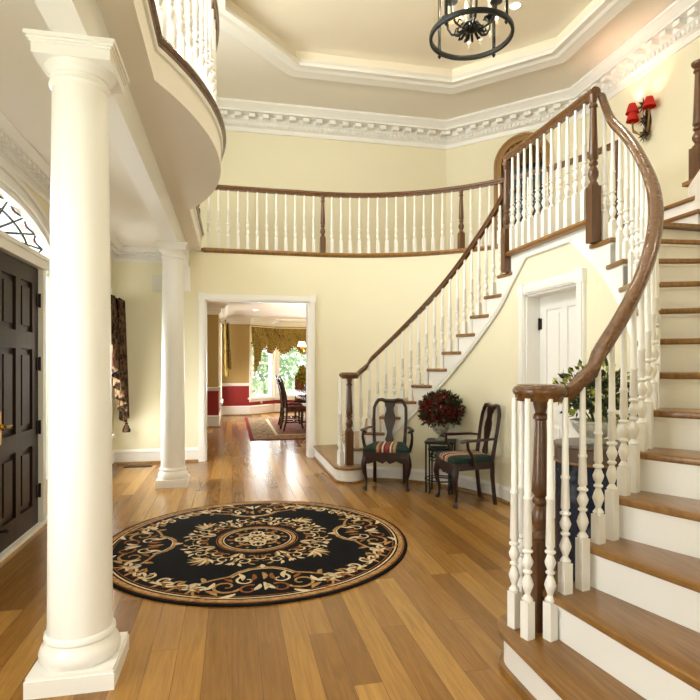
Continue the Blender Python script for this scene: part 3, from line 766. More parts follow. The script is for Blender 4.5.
# points by arclength
def along(path, step, start=.0):
    P = [V(p) for p in path]; out = []; acc = 0; nxt = start
    for a, b in zip(P[:-1], P[1:]):
        L = (b-a).length
        while nxt <= acc+L+1e-9:
            out.append(a+(b-a)*((nxt-acc)/L)); nxt += step
        acc += L
    return out
pts = along(bp, .1385, .07)
bp_end = V(bp[-1]); bp_end.z = 0
news = [V((1.40, 8.16, 0)), V((3.33, 7.45, 0)), bp_end]
idx = []
for nw in news:
    j = min(range(len(pts)), key=lambda i: (pts[i].xy-nw.xy).length); idx.append(j)
for i, p in enumerate(pts):
    if i in idx: newel_mb((p.x, p.y, F2), .87, .24, .04, 14).build('newel_post', 'newel', t)
    else: baluster_mb((p.x, p.y, F2), .864, .2, 8).build('baluster', 'white', t)
t = thing('entry_balustrade', 'white balusters with wood rail along the bulging entry balcony', 'balustrade', (-.2, BC, FL))
ep = [(x-.05, y, FL) for x, y in edge]
ep = [(-.5, .9, FL)]+ep[1:-1]+[(-.48, YB-.1, FL)]
mb = MB(); mb.sweep([(x, y, FL+.92) for x, y, z in ep], RAILP); mb.build('handrail', 'rail', t, True, 50)
for p in along(ep, .13, .05):
    baluster_mb((p.x, p.y, FL), .9, .2, 10).build('baluster', 'white', t)
p = ep[-1]; newel_mb((p[0], p[1], FL), 1.0, .3, .045, 14, 0, True).build('newel_post', 'newel', t)

# ================================================================== ROUND RUG
def build_rug():
    cx, cy, RXr, RYr = .195, 4.36, 1.165, 1.20
    T = MB()
    T.k = 0
    T.lathe([(0, .0), (.995, .0), (1, .004), (.995, .012), (0, .0121)], (0, 0, 0), 96)
    z = .0135
    def ring(r, w, mi, n=96):
        T.k = mi
        vs = []
        for i in range(n):
            a = 2*pi*i/n; vs += [((r-w/2)*cos(a), (r-w/2)*sin(a), z), ((r+w/2)*cos(a), (r+w/2)*sin(a), z)]
        T.add(vs, [(2*i, 2*i+1, (2*i+3) % (2*n), (2*i+2) % (2*n)) for i in range(n)])
    def rot(p, a, m=1): return (p[0]*m*cos(a)-p[1]*sin(a), p[0]*m*sin(a)+p[1]*cos(a))
    def rib(pts, w, mi, a=0, m=1):
        T.k = mi; q = [rot(p, a, m) for p in pts]; T.ribbon(q, w, z+.0004*mi)
    def spiral(c, r0, r1, a0, a1, n=18): return [(c[0]+(r0+(r1-r0)*i/n)*cos(a0+(a1-a0)*i/n), c[1]+(r0+(r1-r0)*i/n)*sin(a0+(a1-a0)*i/n)) for i in range(n+1)]
    def lf(c, ang, l, w, mi, a=0, m=1):
        pts = [(c[0]+l*t*cos(ang)+.12*l*sin(pi*t)*-sin(ang), c[1]+l*t*sin(ang)+.12*l*sin(pi*t)*cos(ang)) for t in [i/6 for i in range(7)]]
        rib(pts, lambda t: w*max(.06, sin(pi*min(1, t*.9+.08))), mi, a, m)
    ring(.955, .028, 1); ring(.925, .010, 2); ring(.975, .008, 3); ring(.905, .006, 3)
    # centre medallion
    ring(.245, .022, 1); ring(.222, .008, 2); ring(.268, .006, 3)
    for i in range(8):
        a = 2*pi*i/8
        for m in (1, -1):
            rib(spiral((0, .115), .055, .012, R(-80), R(200)), .012, 1 if i % 2 else 2, a, m)
            lf((.0, .04), R(60), .07, .022, 2, a, m)
        lf((0, .15), R(90), .05, .03, 3, a)
    ring(.05, .014, 1); ring(.02, .02, 2)
    for i in range(16):
        a = 2*pi*i/16; T.k = 1 if i % 2 else 2
        T.ribbon([rot((0, .175), a), rot((0, .195), a)], .018, z+.001)
    # scroll wreath around medallion
    for i in range(8):
        a = 2*pi*i/8+pi/8
        for m in (1, -1):
            rib(spiral((.075, .335), .055, .012, R(200), R(-150), 22), lambda t: .015-.007*t, 1, a, m)
            rib(spiral((.062, .415), .045, .010, R(-70), R(250), 22), lambda t: .013-.006*t, 2, a, m)
            rib([(.0, .30), (.03, .32), (.05, .37), (.10, .40), (.15, .39)], lambda t: .013-.006*t, 1, a, m)
            lf((.012, .30), R(70), .08, .02, 2, a, m); lf((.05, .45), R(55), .055, .022, 2, a, m); lf((.10, .43), R(20), .055, .02, 1, a, m)
            lf((.11, .35), R(10), .05, .018, 2, a, m); lf((.115, .30), R(70), .05, .018, 3, a, m); lf((.03, .37), R(100), .05, .016, 2, a, m)
        lf((0, .37), R(90), .10, .024, 1, a)
        for q in (-1, 0, 1): lf((0, .45), R(90+q*32), .045, .02, 2, a)
    for i in range(4):
        a = pi/4+i*pi/2
        for q in range(-3, 4):
            lf((.0, .455), R(90+q*24), .125-.010*abs(q), .022, 2 if q % 2 else 1, a)
        T.k = 1; T.ribbon([rot((-.02, .45), a), rot((.02, .45), a)], .02, z+.001)
    # four cartouches on the border
    for i in range(4):
        a = i*pi/2
        for m in (1, -1):
            rib([(0, .53), (.07, .535), (.13, .57), (.18, .63), (.26, .655), (.33, .69), (.37, .76), (.36, .84), (.30, .885)], lambda t: .020-.006*t, 1, a, m)
            rib([(0, .545), (.06, .55), (.12, .585), (.17, .645)], .008, 2, a, m)
            rib(spiral((.20, .76), .085, .015, R(150), R(-280), 26), lambda t: .02-.01*t, 1, a, m)
            rib(spiral((.09, .70), .06, .012, R(-60), R(260), 22), lambda t: .016-.007*t, 2, a, m)
            rib(spiral((.08, .82), .06, .012, R(-120), R(230), 22), lambda t: .016-.007*t, 3, a, m)
            for (c, an, l, w, mi) in (((.13, .60), 100, .1, .03, 2), ((.26, .70), 60, .1, .03, 2), ((.30, .80), 130, .09, .03, 1), ((.05, .62), 80, .1, .028, 3), ((.02, .76), 60, .09, .03, 2), ((.15, .86), 20, .1, .03, 2), ((.21, .66), 130, .07, .024, 3), ((.36, .68), 60, .08, .03, 2), ((.33, .62), 100, .07, .03, 1)):
                lf(c, R(an), l, w, mi, a, m)
            # running vine toward the next cartouche
            for j, an in enumerate((26, 33, 40)):
                rr = .80
                c = (rr*sin(R(an)), rr*cos(R(an)))
                rib(spiral(c, .065, .014, R(-an+170), R(-an-150), 20), lambda t: .02-.009*t, 1 if j % 2 else 2, a, m)
                for q in range(5):
                    lf((c[0]*1.04, c[1]*1.04), R(-an+20+q*60), .075, .02, (2, 1, 3)[q % 3], a, m)
            rib([(.85*sin(R(x)), (.85+.015*sin(x*1.1))*cos(R(x))) for x in range(22, 46, 2)], .014, 1, a, m)
        lf((0, .48), R(90), .06, .03, 2, a)
        for m in (1, -1): lf((.0, .495), R(40), .055, .022, 1, a, m)
        ring_c = [(0, .70)]
        lf((0, .60), R(90), .10, .03, 1, a); lf((0, .74), R(90), .10, .03, 2, a)
    for v in T.v: v.x = v.x*RXr+cx; v.y = v.y*RYr+cy
    o = T.build('round_rug', ['rugblack', 'ruggold', 'rugcream', 'rugrust'], None, False)
    tag(o, 'round black rug with gold and cream scroll pattern on the oak floor', 'rug')
build_rug()

# ================================================================== ARMCHAIRS
def armchair(label):
    t = thing('armchair', label, 'chair', (0, 0, 0), 'mahogany armchairs under the stair')
    sh = .43; fw, bw, fd, bd = .255, .185, -.23, .21
    mb = MB()
    tr = lambda k: [(-fw*k, fd*k), (-fw*.6*k, fd*k-.012), (fw*.6*k, fd*k-.012), (fw*k, fd*k), (bw*k, bd*k), (-bw*k, bd*k)]
    mb.prism(tr(1.0), sh-.075, sh-.01)
    # scalloped apron below front rail
    xs = [i/12*2-1 for i in range(13)]
    ap = [(x*fw*.86, -.075-.035*abs(math.cos(x*pi*1.0))*(abs(x) > .0)+.0) for x in xs]
    mb.prism([(-fw*.86, 0)]+[(a, b) for a, b in ap]+[(fw*.86, 0)], fd+.0, fd+.018, lambda a, b, h: (a, h, sh-.03+b))
    mb.build('seat_rail', 'mahog', t, True, 30)
    mb = MB()
    lay = [(.985, sh-.012), (1.0, sh+.008), (.99, sh+.028), (.93, sh+.045), (.75, sh+.055), (.3, sh+.06)]
    for (k0, z0), (k1, z1) in zip(lay[:-1], lay[1:]):
        A, B = tr(k0), tr(k1); n = len(A)
        mb.add([(a, b, z0) for a, b in A]+[(a, b, z1) for a, b in B], [(i, (i+1) % n, n+(i+1) % n, n+i) for i in range(n)])
    A = tr(.3); mb.add([(a, b, sh+.06) for a, b in A], [tuple(range(len(A)))])
    mb.build('seat_cushion', 'stripe', t, True, 60)
    for s_ in (-1, 1):
        mb = MB(); x, y = s_*(fw-.03), fd+.03
        pth = [(x, y, sh-.03), (x+s_*.012, y-.012, sh-.09), (x+s_*.022, y-.024, sh-.15), (x+s_*.012, y-.014, sh-.24), (x-s_*.002, y+.004, .12), (x, y-.002, .05), (x+s_*.01, y-.014, .022), (x+s_*.014, y-.02, .003)]
        mb.tube(pth, [.03, .032, .031, .023, .016, .015, .026, .022], 10); mb.build('front_leg', 'mahog', t)
        mb = MB(); x = s_*(bw-.012)
        pth = [(x, bd+.02, 0), (x, bd+.005, .12), (x, bd-.01, .28), (x, bd-.012, sh), (s_*(bw-.004), bd+.01, sh+.14), (s_*(bw+.004), bd+.035, sh+.3), (s_*(bw-.0), bd+.06, sh+.44), (s_*(bw-.03), bd+.07, sh+.51)]
        mb.tube(pth, [.021, .02, .021, .022, .019, .018, .018, .018], 8); mb.build('back_post', 'mahog', t)
        mb = MB()
        pth = [(s_*(bw+.004), bd+.02, sh+.215), (s_*(bw+.05), bd-.06, sh+.22), (s_*(fw+.01), bd-.2, sh+.215), (s_*(fw+.02), fd+.11, sh+.215), (s_*(fw+.0), fd+.075, sh+.205), (s_*(fw-.02), fd+.10, sh+.195)]
        mb.tube(pth, [.014, .016, .018, .021, .02, .012], 8, (1.25, .8)); mb.build('arm', 'mahog', t)
        mb = MB()
        pth = [(s_*(fw-.012), fd+.2, sh-.03), (s_*(fw+.012), fd+.18, sh+.06), (s_*(fw+.02), fd+.13, sh+.14), (s_*(fw+.014), fd+.125, sh+.21)]
        mb.tube(pth, [.02, .018, .014, .014], 8); mb.build('arm_support', 'mahog', t)
    mb = MB()
    cr = [(-bw+.02, bd+.066, sh+.49), (-bw+.05, bd+.072, sh+.528), (-bw*.5, bd+.075, sh+.532), (-.05, bd+.074, sh+.515), (0, bd+.074, sh+.512), (.05, bd+.074, sh+.515), (bw*.5, bd+.075, sh+.532), (bw-.05, bd+.072, sh+.528), (bw-.02, bd+.066, sh+.49)]
    mb.tube(cr, [.018, .02, .02, .024, .026, .024, .02, .02, .018], 8, (1, 1.1)); mb.build('crest_rail', 'mahog', t)
    mb = MB()
    half = [(.04, .0), (.042, .05), (.052, .08), (.034, .13), (.03, .17), (.05, .24), (.066, .30), (.062, .36), (.044, .40), (.042, .44), (.06, .475), (.062, .51)]
    zb = sh-.005
    fn = lambda a, b, h: (a, bd-.012+.075*(b/.52)**1.2+h, zb+b)
    for i in range(len(half)-1):
        (a0, b0), (a1, b1) = half[i], half[i+1]
        for z0 in (0,):
            vs = [fn(-a0, b0, -.008), fn(a0, b0, -.008), fn(a1, b1, -.008), fn(-a1, b1, -.008), fn(-a0, b0, .008), fn(a0, b0, .008), fn(a1, b1, .008), fn(-a1, b1, .008)]
            mb.add(vs, [(0, 1, 2, 3), (4, 7, 6, 5), (0, 3, 7, 4), (1, 5, 6, 2)]+([(0, 4, 5, 1)] if i == 0 else []))
    mb.build('splat', 'mahog', t, True, 50)
    return t
c1 = armchair('mahogany armchair left of the flower table, back to the stair wall')
place(c1, (1.72, 5.975, 0), math.atan2(-.36, 0.93)*1.0)
c2 = copy_tree(c1, 'mahogany armchair right of the flower table, turned sideways')
place(c2, (2.30, 5.16, 0), R(-90))

# nesting tables
def nest(c, w, h, rz, label, scroll):
    t = thing('nesting_table', label, 'table', (0, 0, 0), 'black iron nesting tables')
    mb = MB(); mb.box(-w/2, w/2, -w/2, w/2, h-.016, h); mb.box(-w/2+.01, w/2-.01, -w/2+.01, w/2-.01, h-.03, h-.014); mb.build('table_top', 'iron', t, False)
    q = w/2-.015
    for a in (-1, 1):
        for b in (-1, 1):
            m2 = MB(); m2.tube([(a*q, b*q, h-.02), (a*q, b*q, .02), (a*q*1.03, b*q*1.03, 0)], [.010, .010, .013], 8); m2.build('leg', 'iron', t)
    m3 = MB(); m3.tube([(q*cos(2*pi*i/24)*1.2, q*sin(2*pi*i/24)*1.2, .13) for i in range(24)], .007, 6, None, True)
    m3.build('ring_stretcher', 'iron', t)
    if scroll:
        m4 = MB()
        for s_ in (-1, 1):
            for yy in (-q, q):
                m4.tube([(s_*(.06+(.045-.033*i/20)*cos(2*pi*1.3*i/20+pi)), yy, h-.075+(.045-.033*i/20)*sin(2*pi*1.3*i/20)) for i in range(21)], .006, 6)
        for yy in (-q, q): m4.tube([(-q, yy, h-.12), (-q*.5, yy, h-.13), (0, yy, h-.105), (q*.5, yy, h-.13), (q, yy, h-.12)], .006, 6)
        m4.build('scroll_apron', 'iron', t)
    place(t, c, rz)
nest((2.225, 5.66, 0), .31, .55, R(-28), 'taller black iron nesting table carrying the vase', False)
nest((2.20, 5.605, 0), .235, .48, R(-28), 'lower scrolled black iron table tucked under the taller one', True)
# vase + bouquet
vx, vy, vz = 2.225, 5.655, .55
t = thing('flower_vase', 'silver green footed vase on the iron nesting table', 'vase', (vx, vy, vz))
mb = MB(); mb.lathe([(0, 0), (.055, 0), (.057, .014), (.034, .026), (.023, .05), (.034, .064), (.074, .096), (.096, .14), (.097, .175), (.08, .21), (.074, .222), (.086, .232), (.078, .232), (.066, .21), (0, .19)], (vx, vy, vz), 24); mb.build('bowl', 'urn', t)
mb = MB()
for i in range(8): a = 2*pi*i/8; mb.ell((vx+.096*cos(a), vy+.096*sin(a), vz+.15), (.012, .012, .022), 6, 5)
mb.build('relief_ornament', 'stone', t)
def rdir(up=.0):
    while True:
        d = V((random.uniform(-1, 1), random.uniform(-1, 1), random.uniform(-.6+up, 1)))
        if .1 < d.length < 1: return d.normalized()
def bouquet(name, c, rad, n, label, petal, leafm, cat, h0, size=.03, drop=.0):
    t = thing(name, label, cat, c)
    A, B = MB(), MB(); c = V(c); ctr = c+V((0, 0, h0))
    for i in range(n):
        d = rdir(.05); r = random.uniform(.62, 1.0)
        p = ctr+V((d.x*rad[0], d.y*rad[1], d.z*rad[2]))*r
        if i % 3 == 0:
            for q in range(2): A.leaf(p, d+rdir()*.7, rdir(), size*2.0, size*.8)
        else:
            m = 5
            for q in range(m):
                e = (d*.4+rdir()*.9); B.leaf(p, e, rdir(), size*random.uniform(.7, 1.25), size*.62)
        if i % 12 == 0: A.tube([c+V((0, 0, -.04)), ctr+(p-ctr)*.5-V((0, 0, .02)), p], .002, 4)
    A.build('foliage', leafm, t, False); B.build('blossoms', petal, t, False)
    return t
bouquet('flower_bouquet', (vx, vy, vz+.20), (.235, .235, .2), 900, 'round bouquet of dark red blossoms in the silver green vase', 'petal', 'leaf', 'flowers', .12, .032)

# ================================================================== ROUND CABINET + PLANTER behind near stair
px_, py_ = 2.235, 3.07
t = thing('round_cabinet', 'round cabinet with dark marbled body behind the near balusters', 'cabinet', (px_, py_, 0))
mb = MB(); mb.lathe([(0, .06), (.232, .06), (.232, .765), (0, .765)], (px_, py_, 0), 40); mb.build('body', 'marble', t)
mb = MB(); mb.lathe([(0, 0), (.24, 0), (.24, .05), (.234, .062), (0, .062)], (px_, py_, 0), 40); mb.build('base', 'frieze', t)
mb = MB(); mb.lathe([(0, .775), (.237, .775), (.237, .86), (0, .86)], (px_, py_, 0), 40); mb.build('frieze', 'frieze', t)
mb = MB(); mb.lathe([(0, .762), (.243, .762), (.247, .769), (.243, .776), (0, .776)], (px_, py_, 0), 40); mb.build('bead', 'tread', t)
mb = MB(); mb.lathe([(0, .858), (.245, .858), (.252, .868), (.245, .88), (0, .881)], (px_, py_, 0), 40); mb.build('table_top', 'frieze', t)
pz = .881
t = thing('planter_bowl', 'pale stone planter bowl on the round cabinet', 'planter', (px_, py_, pz))
mb = MB(); mb.lathe([(0, 0), (.085, 0), (.088, .012), (.06, .022), (.055, .03), (.09, .05), (.125, .09), (.135, .125), (.145, .13), (.145, .142), (.125, .142), (.115, .12), (0, .11)], (px_, py_, pz), 28); mb.build('bowl', 'stone', t)
mb = MB(); mb.lathe([(0, .0), (.124, .0), (0, .012)], (px_, py_, pz+.118), 20); mb.build('soil', 'leaf', t)
t = thing('leafy_plant', 'yellow green leafy plant growing in the stone planter', 'plant', (px_, py_, pz+.12))
A, B, C = MB(), MB(), MB(); ctr = V((px_, py_, pz+.30))
for i in range(1000):
    d = rdir(.0); r = random.uniform(.25, 1)
    p = ctr+V((d.x*.24, d.y*.24, d.z*.2))*r
    (A if r < .68 or random.random() < .45 else B).leaf(p, d+rdir()*.8, rdir(), random.uniform(.035, .06), .026)
for i in range(14):
    d = rdir(.1); C.tube([(px_, py_, pz+.11), ctr+V((d.x*.12, d.y*.12, -.08)), ctr+V((d.x*.24, d.y*.24, d.z*.2))], [.004, .003, .002], 5)
A.build('dark_leaves', 'leaf', t, False); B.build('yellow_leaves', 'leafy', t, False); C.build('stems', 'leaf', t, False)

# ================================================================== LANTERN CHANDELIER
lx, ly, lz, lr = 1.96, 4.295, 4.13, .335
t = thing('lantern_chandelier', 'iron ring lantern with candle arms hanging from the tray ceiling', 'chandelier', (lx, ly, lz))
mb = MB(); RP = [(-.012, -.018), (.012, -.018), (.015, 0), (.012, .018), (-.012, .018), (-.015, 0)]
mb.sweep([(lx+lr*cos(2*pi*i/48), ly+lr*sin(2*pi*i/48), lz) for i in range(48)], RP, True); mb.build('bottom_ring', 'iron', t)
mb = MB(); mb.sweep([(lx+lr*cos(2*pi*i/48), ly+lr*sin(2*pi*i/48), lz+.85) for i in range(48)], RP, True); mb.build('top_ring', 'iron', t)
for i in range(4):
    a = R(30)+i*pi/2; x, y = lx+lr*cos(a), ly+lr*sin(a)
    mb = MB(); mb.box(x-.011, x+.011, y-.011, y+.011, lz, lz+.86); mb.lathe([(0, -.06), (.008, -.052), (.016, -.035), (.008, -.02), (.014, -.01), (.014, .02), (0, .03)], (x, y, lz), 10)
    mb.tube([(x, y, lz+.85), (lx+lr*.6*cos(a), ly+lr*.6*sin(a), lz+1.0), (lx+.03*cos(a), ly+.03*sin(a), lz+1.12)], .011, 6)
    mb.build('post', 'iron', t)
mb = MB(); mb.lathe([(0, .02), (.03, .03), (.06, .05), (.075, .08), (.06, .11), (.02, .13), (.014, .2), (.014, 1.0), (.03, 1.05), (.03, 1.15), (0, 1.16)], (lx, ly, lz), 20)
for i in range(12):
    a = 2*pi*i/12
    mb.tube([(lx+.05*cos(a), ly+.05*sin(a), lz+.06), (lx+.10*cos(a), ly+.10*sin(a), lz+.015), (lx+.125*cos(a), ly+.125*sin(a), lz+.02), (lx+.115*cos(a), ly+.115*sin(a), lz+.04)], [.013, .011, .01, .007], 6)
mb.build('hub', 'iron', t)
for i in range(6):
    a = 2*pi*i/6+.3
    f = lambda r, z: (lx+r*cos(a), ly+r*sin(a), lz+z)
    mb = MB(); mb.tube([f(.05, .09), f(.11, .04), f(.17, .06), f(.205, .12), f(.21, .2)], .010, 8)
    mb.tube([f(.15, .05), f(.13, .1), f(.1, .1)], .006, 6)
    mb.lathe([(0, 0), (.03, 0), (.05, .012), (.052, .02), (.02, .022), (.018, .04), (0, .04)], f(.21, .2), 14)
    arm = mb.build('candle_arm', 'iron', t)
    mb = MB(); mb.lathe([(.0, 0), (.012, 0), (.012, .12), (0, .12)], f(.21, .235), 10); mb.build('candle', 'candle', arm)
    mb = MB(); mb.lathe([(0, 0), (.008, .004), (.014, .025), (.009, .05), (0, .075)], f(.21, .355), 10); mb.build('bulb', 'bulb', arm)
mb = MB()
n = 48
mb.add([(lx+(lr-.025)*cos(2*pi*i/n), ly+(lr-.025)*sin(2*pi*i/n), lz+z) for z in (.015, .83) for i in range(n)], [(i, (i+1) % n, n+(i+1) % n, n+i) for i in range(n)])
mb.build('glass_cylinder', 'lampglass', t)
mb = MB()
for i in range(16):
    z = lz+1.15+i*.045
    pts_ = [(lx+(.012*cos(q) if i % 2 else 0), ly+(0 if i % 2 else .012*cos(q)), z+.028*sin(q)+.0) for q in [2*pi*k/10 for k in range(10)]]
    mb.tube(pts_, .004, 5, None, True)
mb.lathe([(0, ZT-lz-.06), (.03, ZT-lz-.05), (.06, ZT-lz-.02), (.065, ZT-lz), (0, ZT-lz)], (lx, ly, lz), 18)
mb.build('chain', 'iron', t)
# recessed downlights
def downlight(x, y, z, label, r=.065):
    t = thing('recessed_light', label, 'ceiling light', (x, y, z))
    mb = MB(); mb.lathe([(r*1.25, 0), (r*1.25, -.006), (r, -.01), (r*.95, .0)], (x, y, z), 20); mb.build('trim_ring', 'white', t)
    mb = MB(); mb.lathe([(0, -.004), (r*.95, -.004), (r*.95, -.001), (0, -.001)], (x, y, z), 20); mb.build('lens', 'downl', t)
downlight(3.55, 6.45, ZT, 'recessed downlight in the octagonal tray right of the lantern')
downlight(.45, 11.7, 2.70, 'nearer recessed downlight in the dining room ceiling')
downlight(.55, 13.4, 2.70, 'farther recessed downlight in the dining room ceiling')

# ================================================================== SCONCE
sx_, sy_, sz_ = XR, 6.41, 4.67
t = thing('wall_sconce', 'three armed leaf sconce with red shades on the upper right wall', 'wall lamp', (sx_, sy_, sz_))
mb = MB()
mb.ell((sx_-.02, sy_, sz_-.02), (.025, .06, .16), 12, 8)
mb.tube([(sx_-.03, sy_, sz_-.22), (sx_-.05, sy_, sz_-.1), (sx_-.04, sy_, sz_+.1), (sx_-.04, sy_-.02, sz_+.24)], [.012, .018, .014, .006], 8)
for i in range(9):
    a = 2*pi*i/9
    mb.leaf((sx_-.05, sy_, sz_+.2), (-.25, cos(a), sin(a)), (-1, .2, .1), .13, .045)
    mb.leaf((sx_-.05, sy_, sz_-.2), (-.25, cos(a), sin(a)), (-1, .2, .1), .12, .04)
    mb.leaf((sx_-.05, sy_, sz_), (-.3, cos(a), sin(a)), (-1, .2, .1), .1, .04)
mb.build('leaf_backplate', 'bronze', t, False)
for (oy, oz, ox) in ((.15, .02, .13), (.17, .14, .12), (-.17, .07, .14)):
    c = (sx_-ox, sy_+oy, sz_+oz)
    mb = MB(); mb.tube([(sx_-.04, sy_, sz_-.1), (sx_-.08, sy_+oy*.4, sz_-.18), (sx_-ox, sy_+oy*.9, sz_-.12+oz*.3), (c[0], c[1], c[2]-.06), c], .012, 7); mb.lathe([(0, 0), (.03, .008), (.02, .015), (0, .016)], (c[0], c[1], c[2]-.02), 10)
    arm = mb.build('arm', 'gild', t)
    mb = MB(); r0, r1 = .085, .045
    mb.lathe([(r0, .02), (r1, .15), (r1-.004, .15), (r0-.004, .02)], c, 18); mb.build('lamp_shade', 'shade', arm)
    mb = MB(); mb.ell((c[0], c[1], c[2]+.05), (.016, .016, .03), 8, 6); mb.build('bulb', 'bulb', arm)

# ================================================================== ARCHED NICHE
t = thing('arched_niche', 'arched gilded niche with scalloped shell top behind the upper landing rail', 'niche', (ND[0], ND[1], F2))
w = .40
def dp(a, b, h): # a metres along the wall from the niche centre, h towards the wall
    return (ND[0]+a*.7071+h*.7071, ND[1]-a*.7071+h*.7071, b)
mb = MB()
def archband(r0, r1, h0, h1):
    A = [(-r0, F2)]+[(-r0*cos(pi*i/24), NZ+r0*sin(pi*i/24)) for i in range(25)]+[(r0, F2)]
    B = [(-r1, F2)]+[(-r1*cos(pi*i/24), NZ+r1*sin(pi*i/24)) for i in range(25)]+[(r1, F2)]
    for i in range(len(A)-1):
        mb.prism([A[i], A[i+1], B[i+1], B[i]], h0, h1, dp)
archband(.37, .46, -.04, .0); archband(.45, .49, -.055, 0); archband(.36, .385, -.055, .25)
mb.build('arch_frame', 'gild', t, True, 30)
mb = MB(); mb.prism([(-.37, F2), (.37, F2), (.37, NZ), (-.37, NZ)], .25, .27, dp); mb.build('back_panel', 'teal', t, False)
mb = MB()
mb.prism([(.37*cos(pi*i/24), NZ+.37*sin(pi*i/24)) for i in range(25)], .25, .27, dp)
for i in range(12):
    a = pi*(i+.5)/12; mb.tube([dp(.05*cos(a), NZ+.05*sin(a), .24), dp(.2*cos(a), NZ+.2*sin(a), .2), dp(.33*cos(a), NZ+.33*sin(a), .06)], [.01, .03, .042], 8)
mb.build('shell_hood', 'niche', t)
mb = MB()
mb.tube([dp(.335*cos(pi*i/96), NZ+.335*sin(pi*i/96), -.01) for i in range(97)], [.010+.020*abs(sin(12*pi*i/96)) for i in range(97)], 8)
mb.build('scallop_edge', 'gild', t)
for zs in (3.5, 3.95, 4.4, 4.8):
    mb = MB(); mb.prism([(-.36, zs-.012), (.36, zs-.012), (.36, zs+.012), (-.36, zs+.012)], .03, .25, dp); mb.build('shelf', 'niche', t, False)

# ================================================================== CURTAIN, BOX, VENT
t = thing('window_curtain', 'dark floral swag curtain with tassel at the entry corner window', 'curtain', (XL+.1, 7.75, .5))
mb = MB()
def drape(mb, f, a0, a1, z1, zl, nf=7, amp=.03, n=40):
    # f(a,z,h): zl(t) gives the bottom height across the width
    rows = 14; vs = []; fs = []
    for i in range(n+1):
        u = i/n
        for j in range(rows+1):
            v = j/rows; z = z1+(zl(u)-z1)*v
            h = amp*sin(2*pi*nf*u)*(.4+.6*v)+.03*v
            vs.append(f(a0+(a1-a0)*u, z, h))
    for i in range(n):
        for j in range(rows): fs.append((i*(rows+1)+j, (i+1)*(rows+1)+j, (i+1)*(rows+1)+j+1, i*(rows+1)+j+1))
    mb.add(vs, fs)
drape(mb, lambda a, z, h: (XL+.12+h, a, z), 7.35, 7.98, 2.24, lambda u: 1.35-.75*u, 5, .05)
drape(mb, lambda a, z, h: (XL+.17+h, a, z), 7.55, 7.99, 2.24, lambda u: 1.0-.42*u, 4, .045)
drape(mb, lambda a, z, h: (XL+.14+h, a, z), 6.4, 7.7, 2.24, lambda u: 1.8-.2*sin(pi*u), 3, .05)
o = mb.build('swag', 'curtain', t)
mb = MB(); mb.lathe([(0, 0), (.05, .0), (.055, .03), (.03, .09), (.018, .1), (.024, .12), (0, .14)], (XL+.2, 7.93, .46), 14); mb.build('tassel', 'curtain', t)
mb = MB(); mb.tube([(XL+.10, 6.3, 2.24), (XL+.10, 8.02, 2.24)], .02, 8); mb.build('curtain_rod', 'hinge', t)
mb = MB(); mb.box(-1.09, -.95, YB-.04, YB, 2.40, 2.62); mb.box(-1.08, -.96, YB-.045, YB-.04, 2.41, 2.61)
for i in range(8): mb.box(-1.07, -.97, YB-.048, YB-.044, 2.43+i*.02, 2.436+i*.02)
tag(mb.build('wall_chime', 'plastic', None, False), 'small white box high on the cream wall by the far column', 'wall box')
t = thing('floor_vent', 'dark slotted floor vent by the entry baseboard', 'vent', (-1.25, 7.85, 0))
mb = MB(); mb.box(-1.42, -1.06, 7.80, 7.92, 0, .006); mb.build('frame', 'hinge', t, False)
mb = MB()
for i in range(16): mb.box(-1.405+i*.021, -1.395+i*.021, 7.81, 7.91, .005, .009)
mb.build('louvres', 'iron', t, False)

# ================================================================== DINING ROOM
ZD = 2.70
def wall_band(mbs, p, q, zhi=ZD, th=.12):
    p, q = V((p[0], p[1], 0)), V((q[0], q[1], 0)); d = (q-p).normalized(); n = V((d.y, -d.x, 0))  # room on the left: wall body on the right
    for mbx, z0, z1 in mbs:
        a, b = p, q
        mbx.prism([(a.x, a.y), (b.x, b.y), (b.x+n.x*th, b.y+n.y*th), (a.x+n.x*th, a.y+n.y*th)], z0, z1)
tn, rd = MB(), MB()
segs = [(( -.29, 15.25), (-.29, 14.72)), ((-.29, 13.35), (-.29, 12.53)), ((-.29, 12.5), (-1.6, 12.5)), ((.47, 15.25), (-.29, 15.25)), ((-1.6, 12.5), (-1.6, 8.3)), ((4.6, 8.3), (4.6, 16.0)), ((4.6, 16.0), (4.1, 16.0))]
for p, q in segs: wall_band([(tn, .86, ZD), (rd, 0, .84)], p, q)
# window bays
wall_band([(tn, 2.35, ZD), (rd, 0, .48)], (-.29, 14.72), (-.29, 13.35))
wall_band([(tn, 2.35, ZD), (rd, 0, .48)], (1.2, 15.95), (.47, 15.25)); wall_band([(tn, 2.35, ZD), (rd, 0, .48)], (4.1, 16.0), (1.2, 15.95))
struct('wall_dining_upper', tn, 'tan', 'tan upper wall of the dining room', 'wall', smooth=False)
struct('wall_dining_lower', rd, 'red', 'red lower wall of the dining room', 'wall', smooth=False)
mb = MB(); mb.box(-1.7, 4.7, 8.3, 16.2, ZD, ZD+.1); struct('ceiling_dining', mb, 'ceil', 'pale dining room ceiling', 'ceiling', smooth=False)
dpath = [(4.6, 8.3), (4.6, 16.0), (1.2, 15.95), (.47, 15.25), (-.29, 15.25), (-.29, 12.5), (-1.6, 12.5), (-1.6, 8.3)]
mb = MB(); crown(mb, [(x, y, ZD) for x, y in dpath], ZD, .22, .2, False, False)
struct('trim_12', mb, 'white', 'white crown moulding of the dining room', 'cornice')
basebrd('baseboard_dining', [(x, y, 0) for x, y in dpath], 'white baseboard of the dining room', .26)
mb = MB()
for a, b in (((.47, 15.25), (-.29, 15.25)), ((-.29, 15.25), (-.29, 14.80))): mb.sweep([(a[0], a[1], .83), (b[0], b[1], .83)], [(0, -.03), (.02, -.03), (.03, 0), (.045, .035), (.03, .05), (0, .05)])
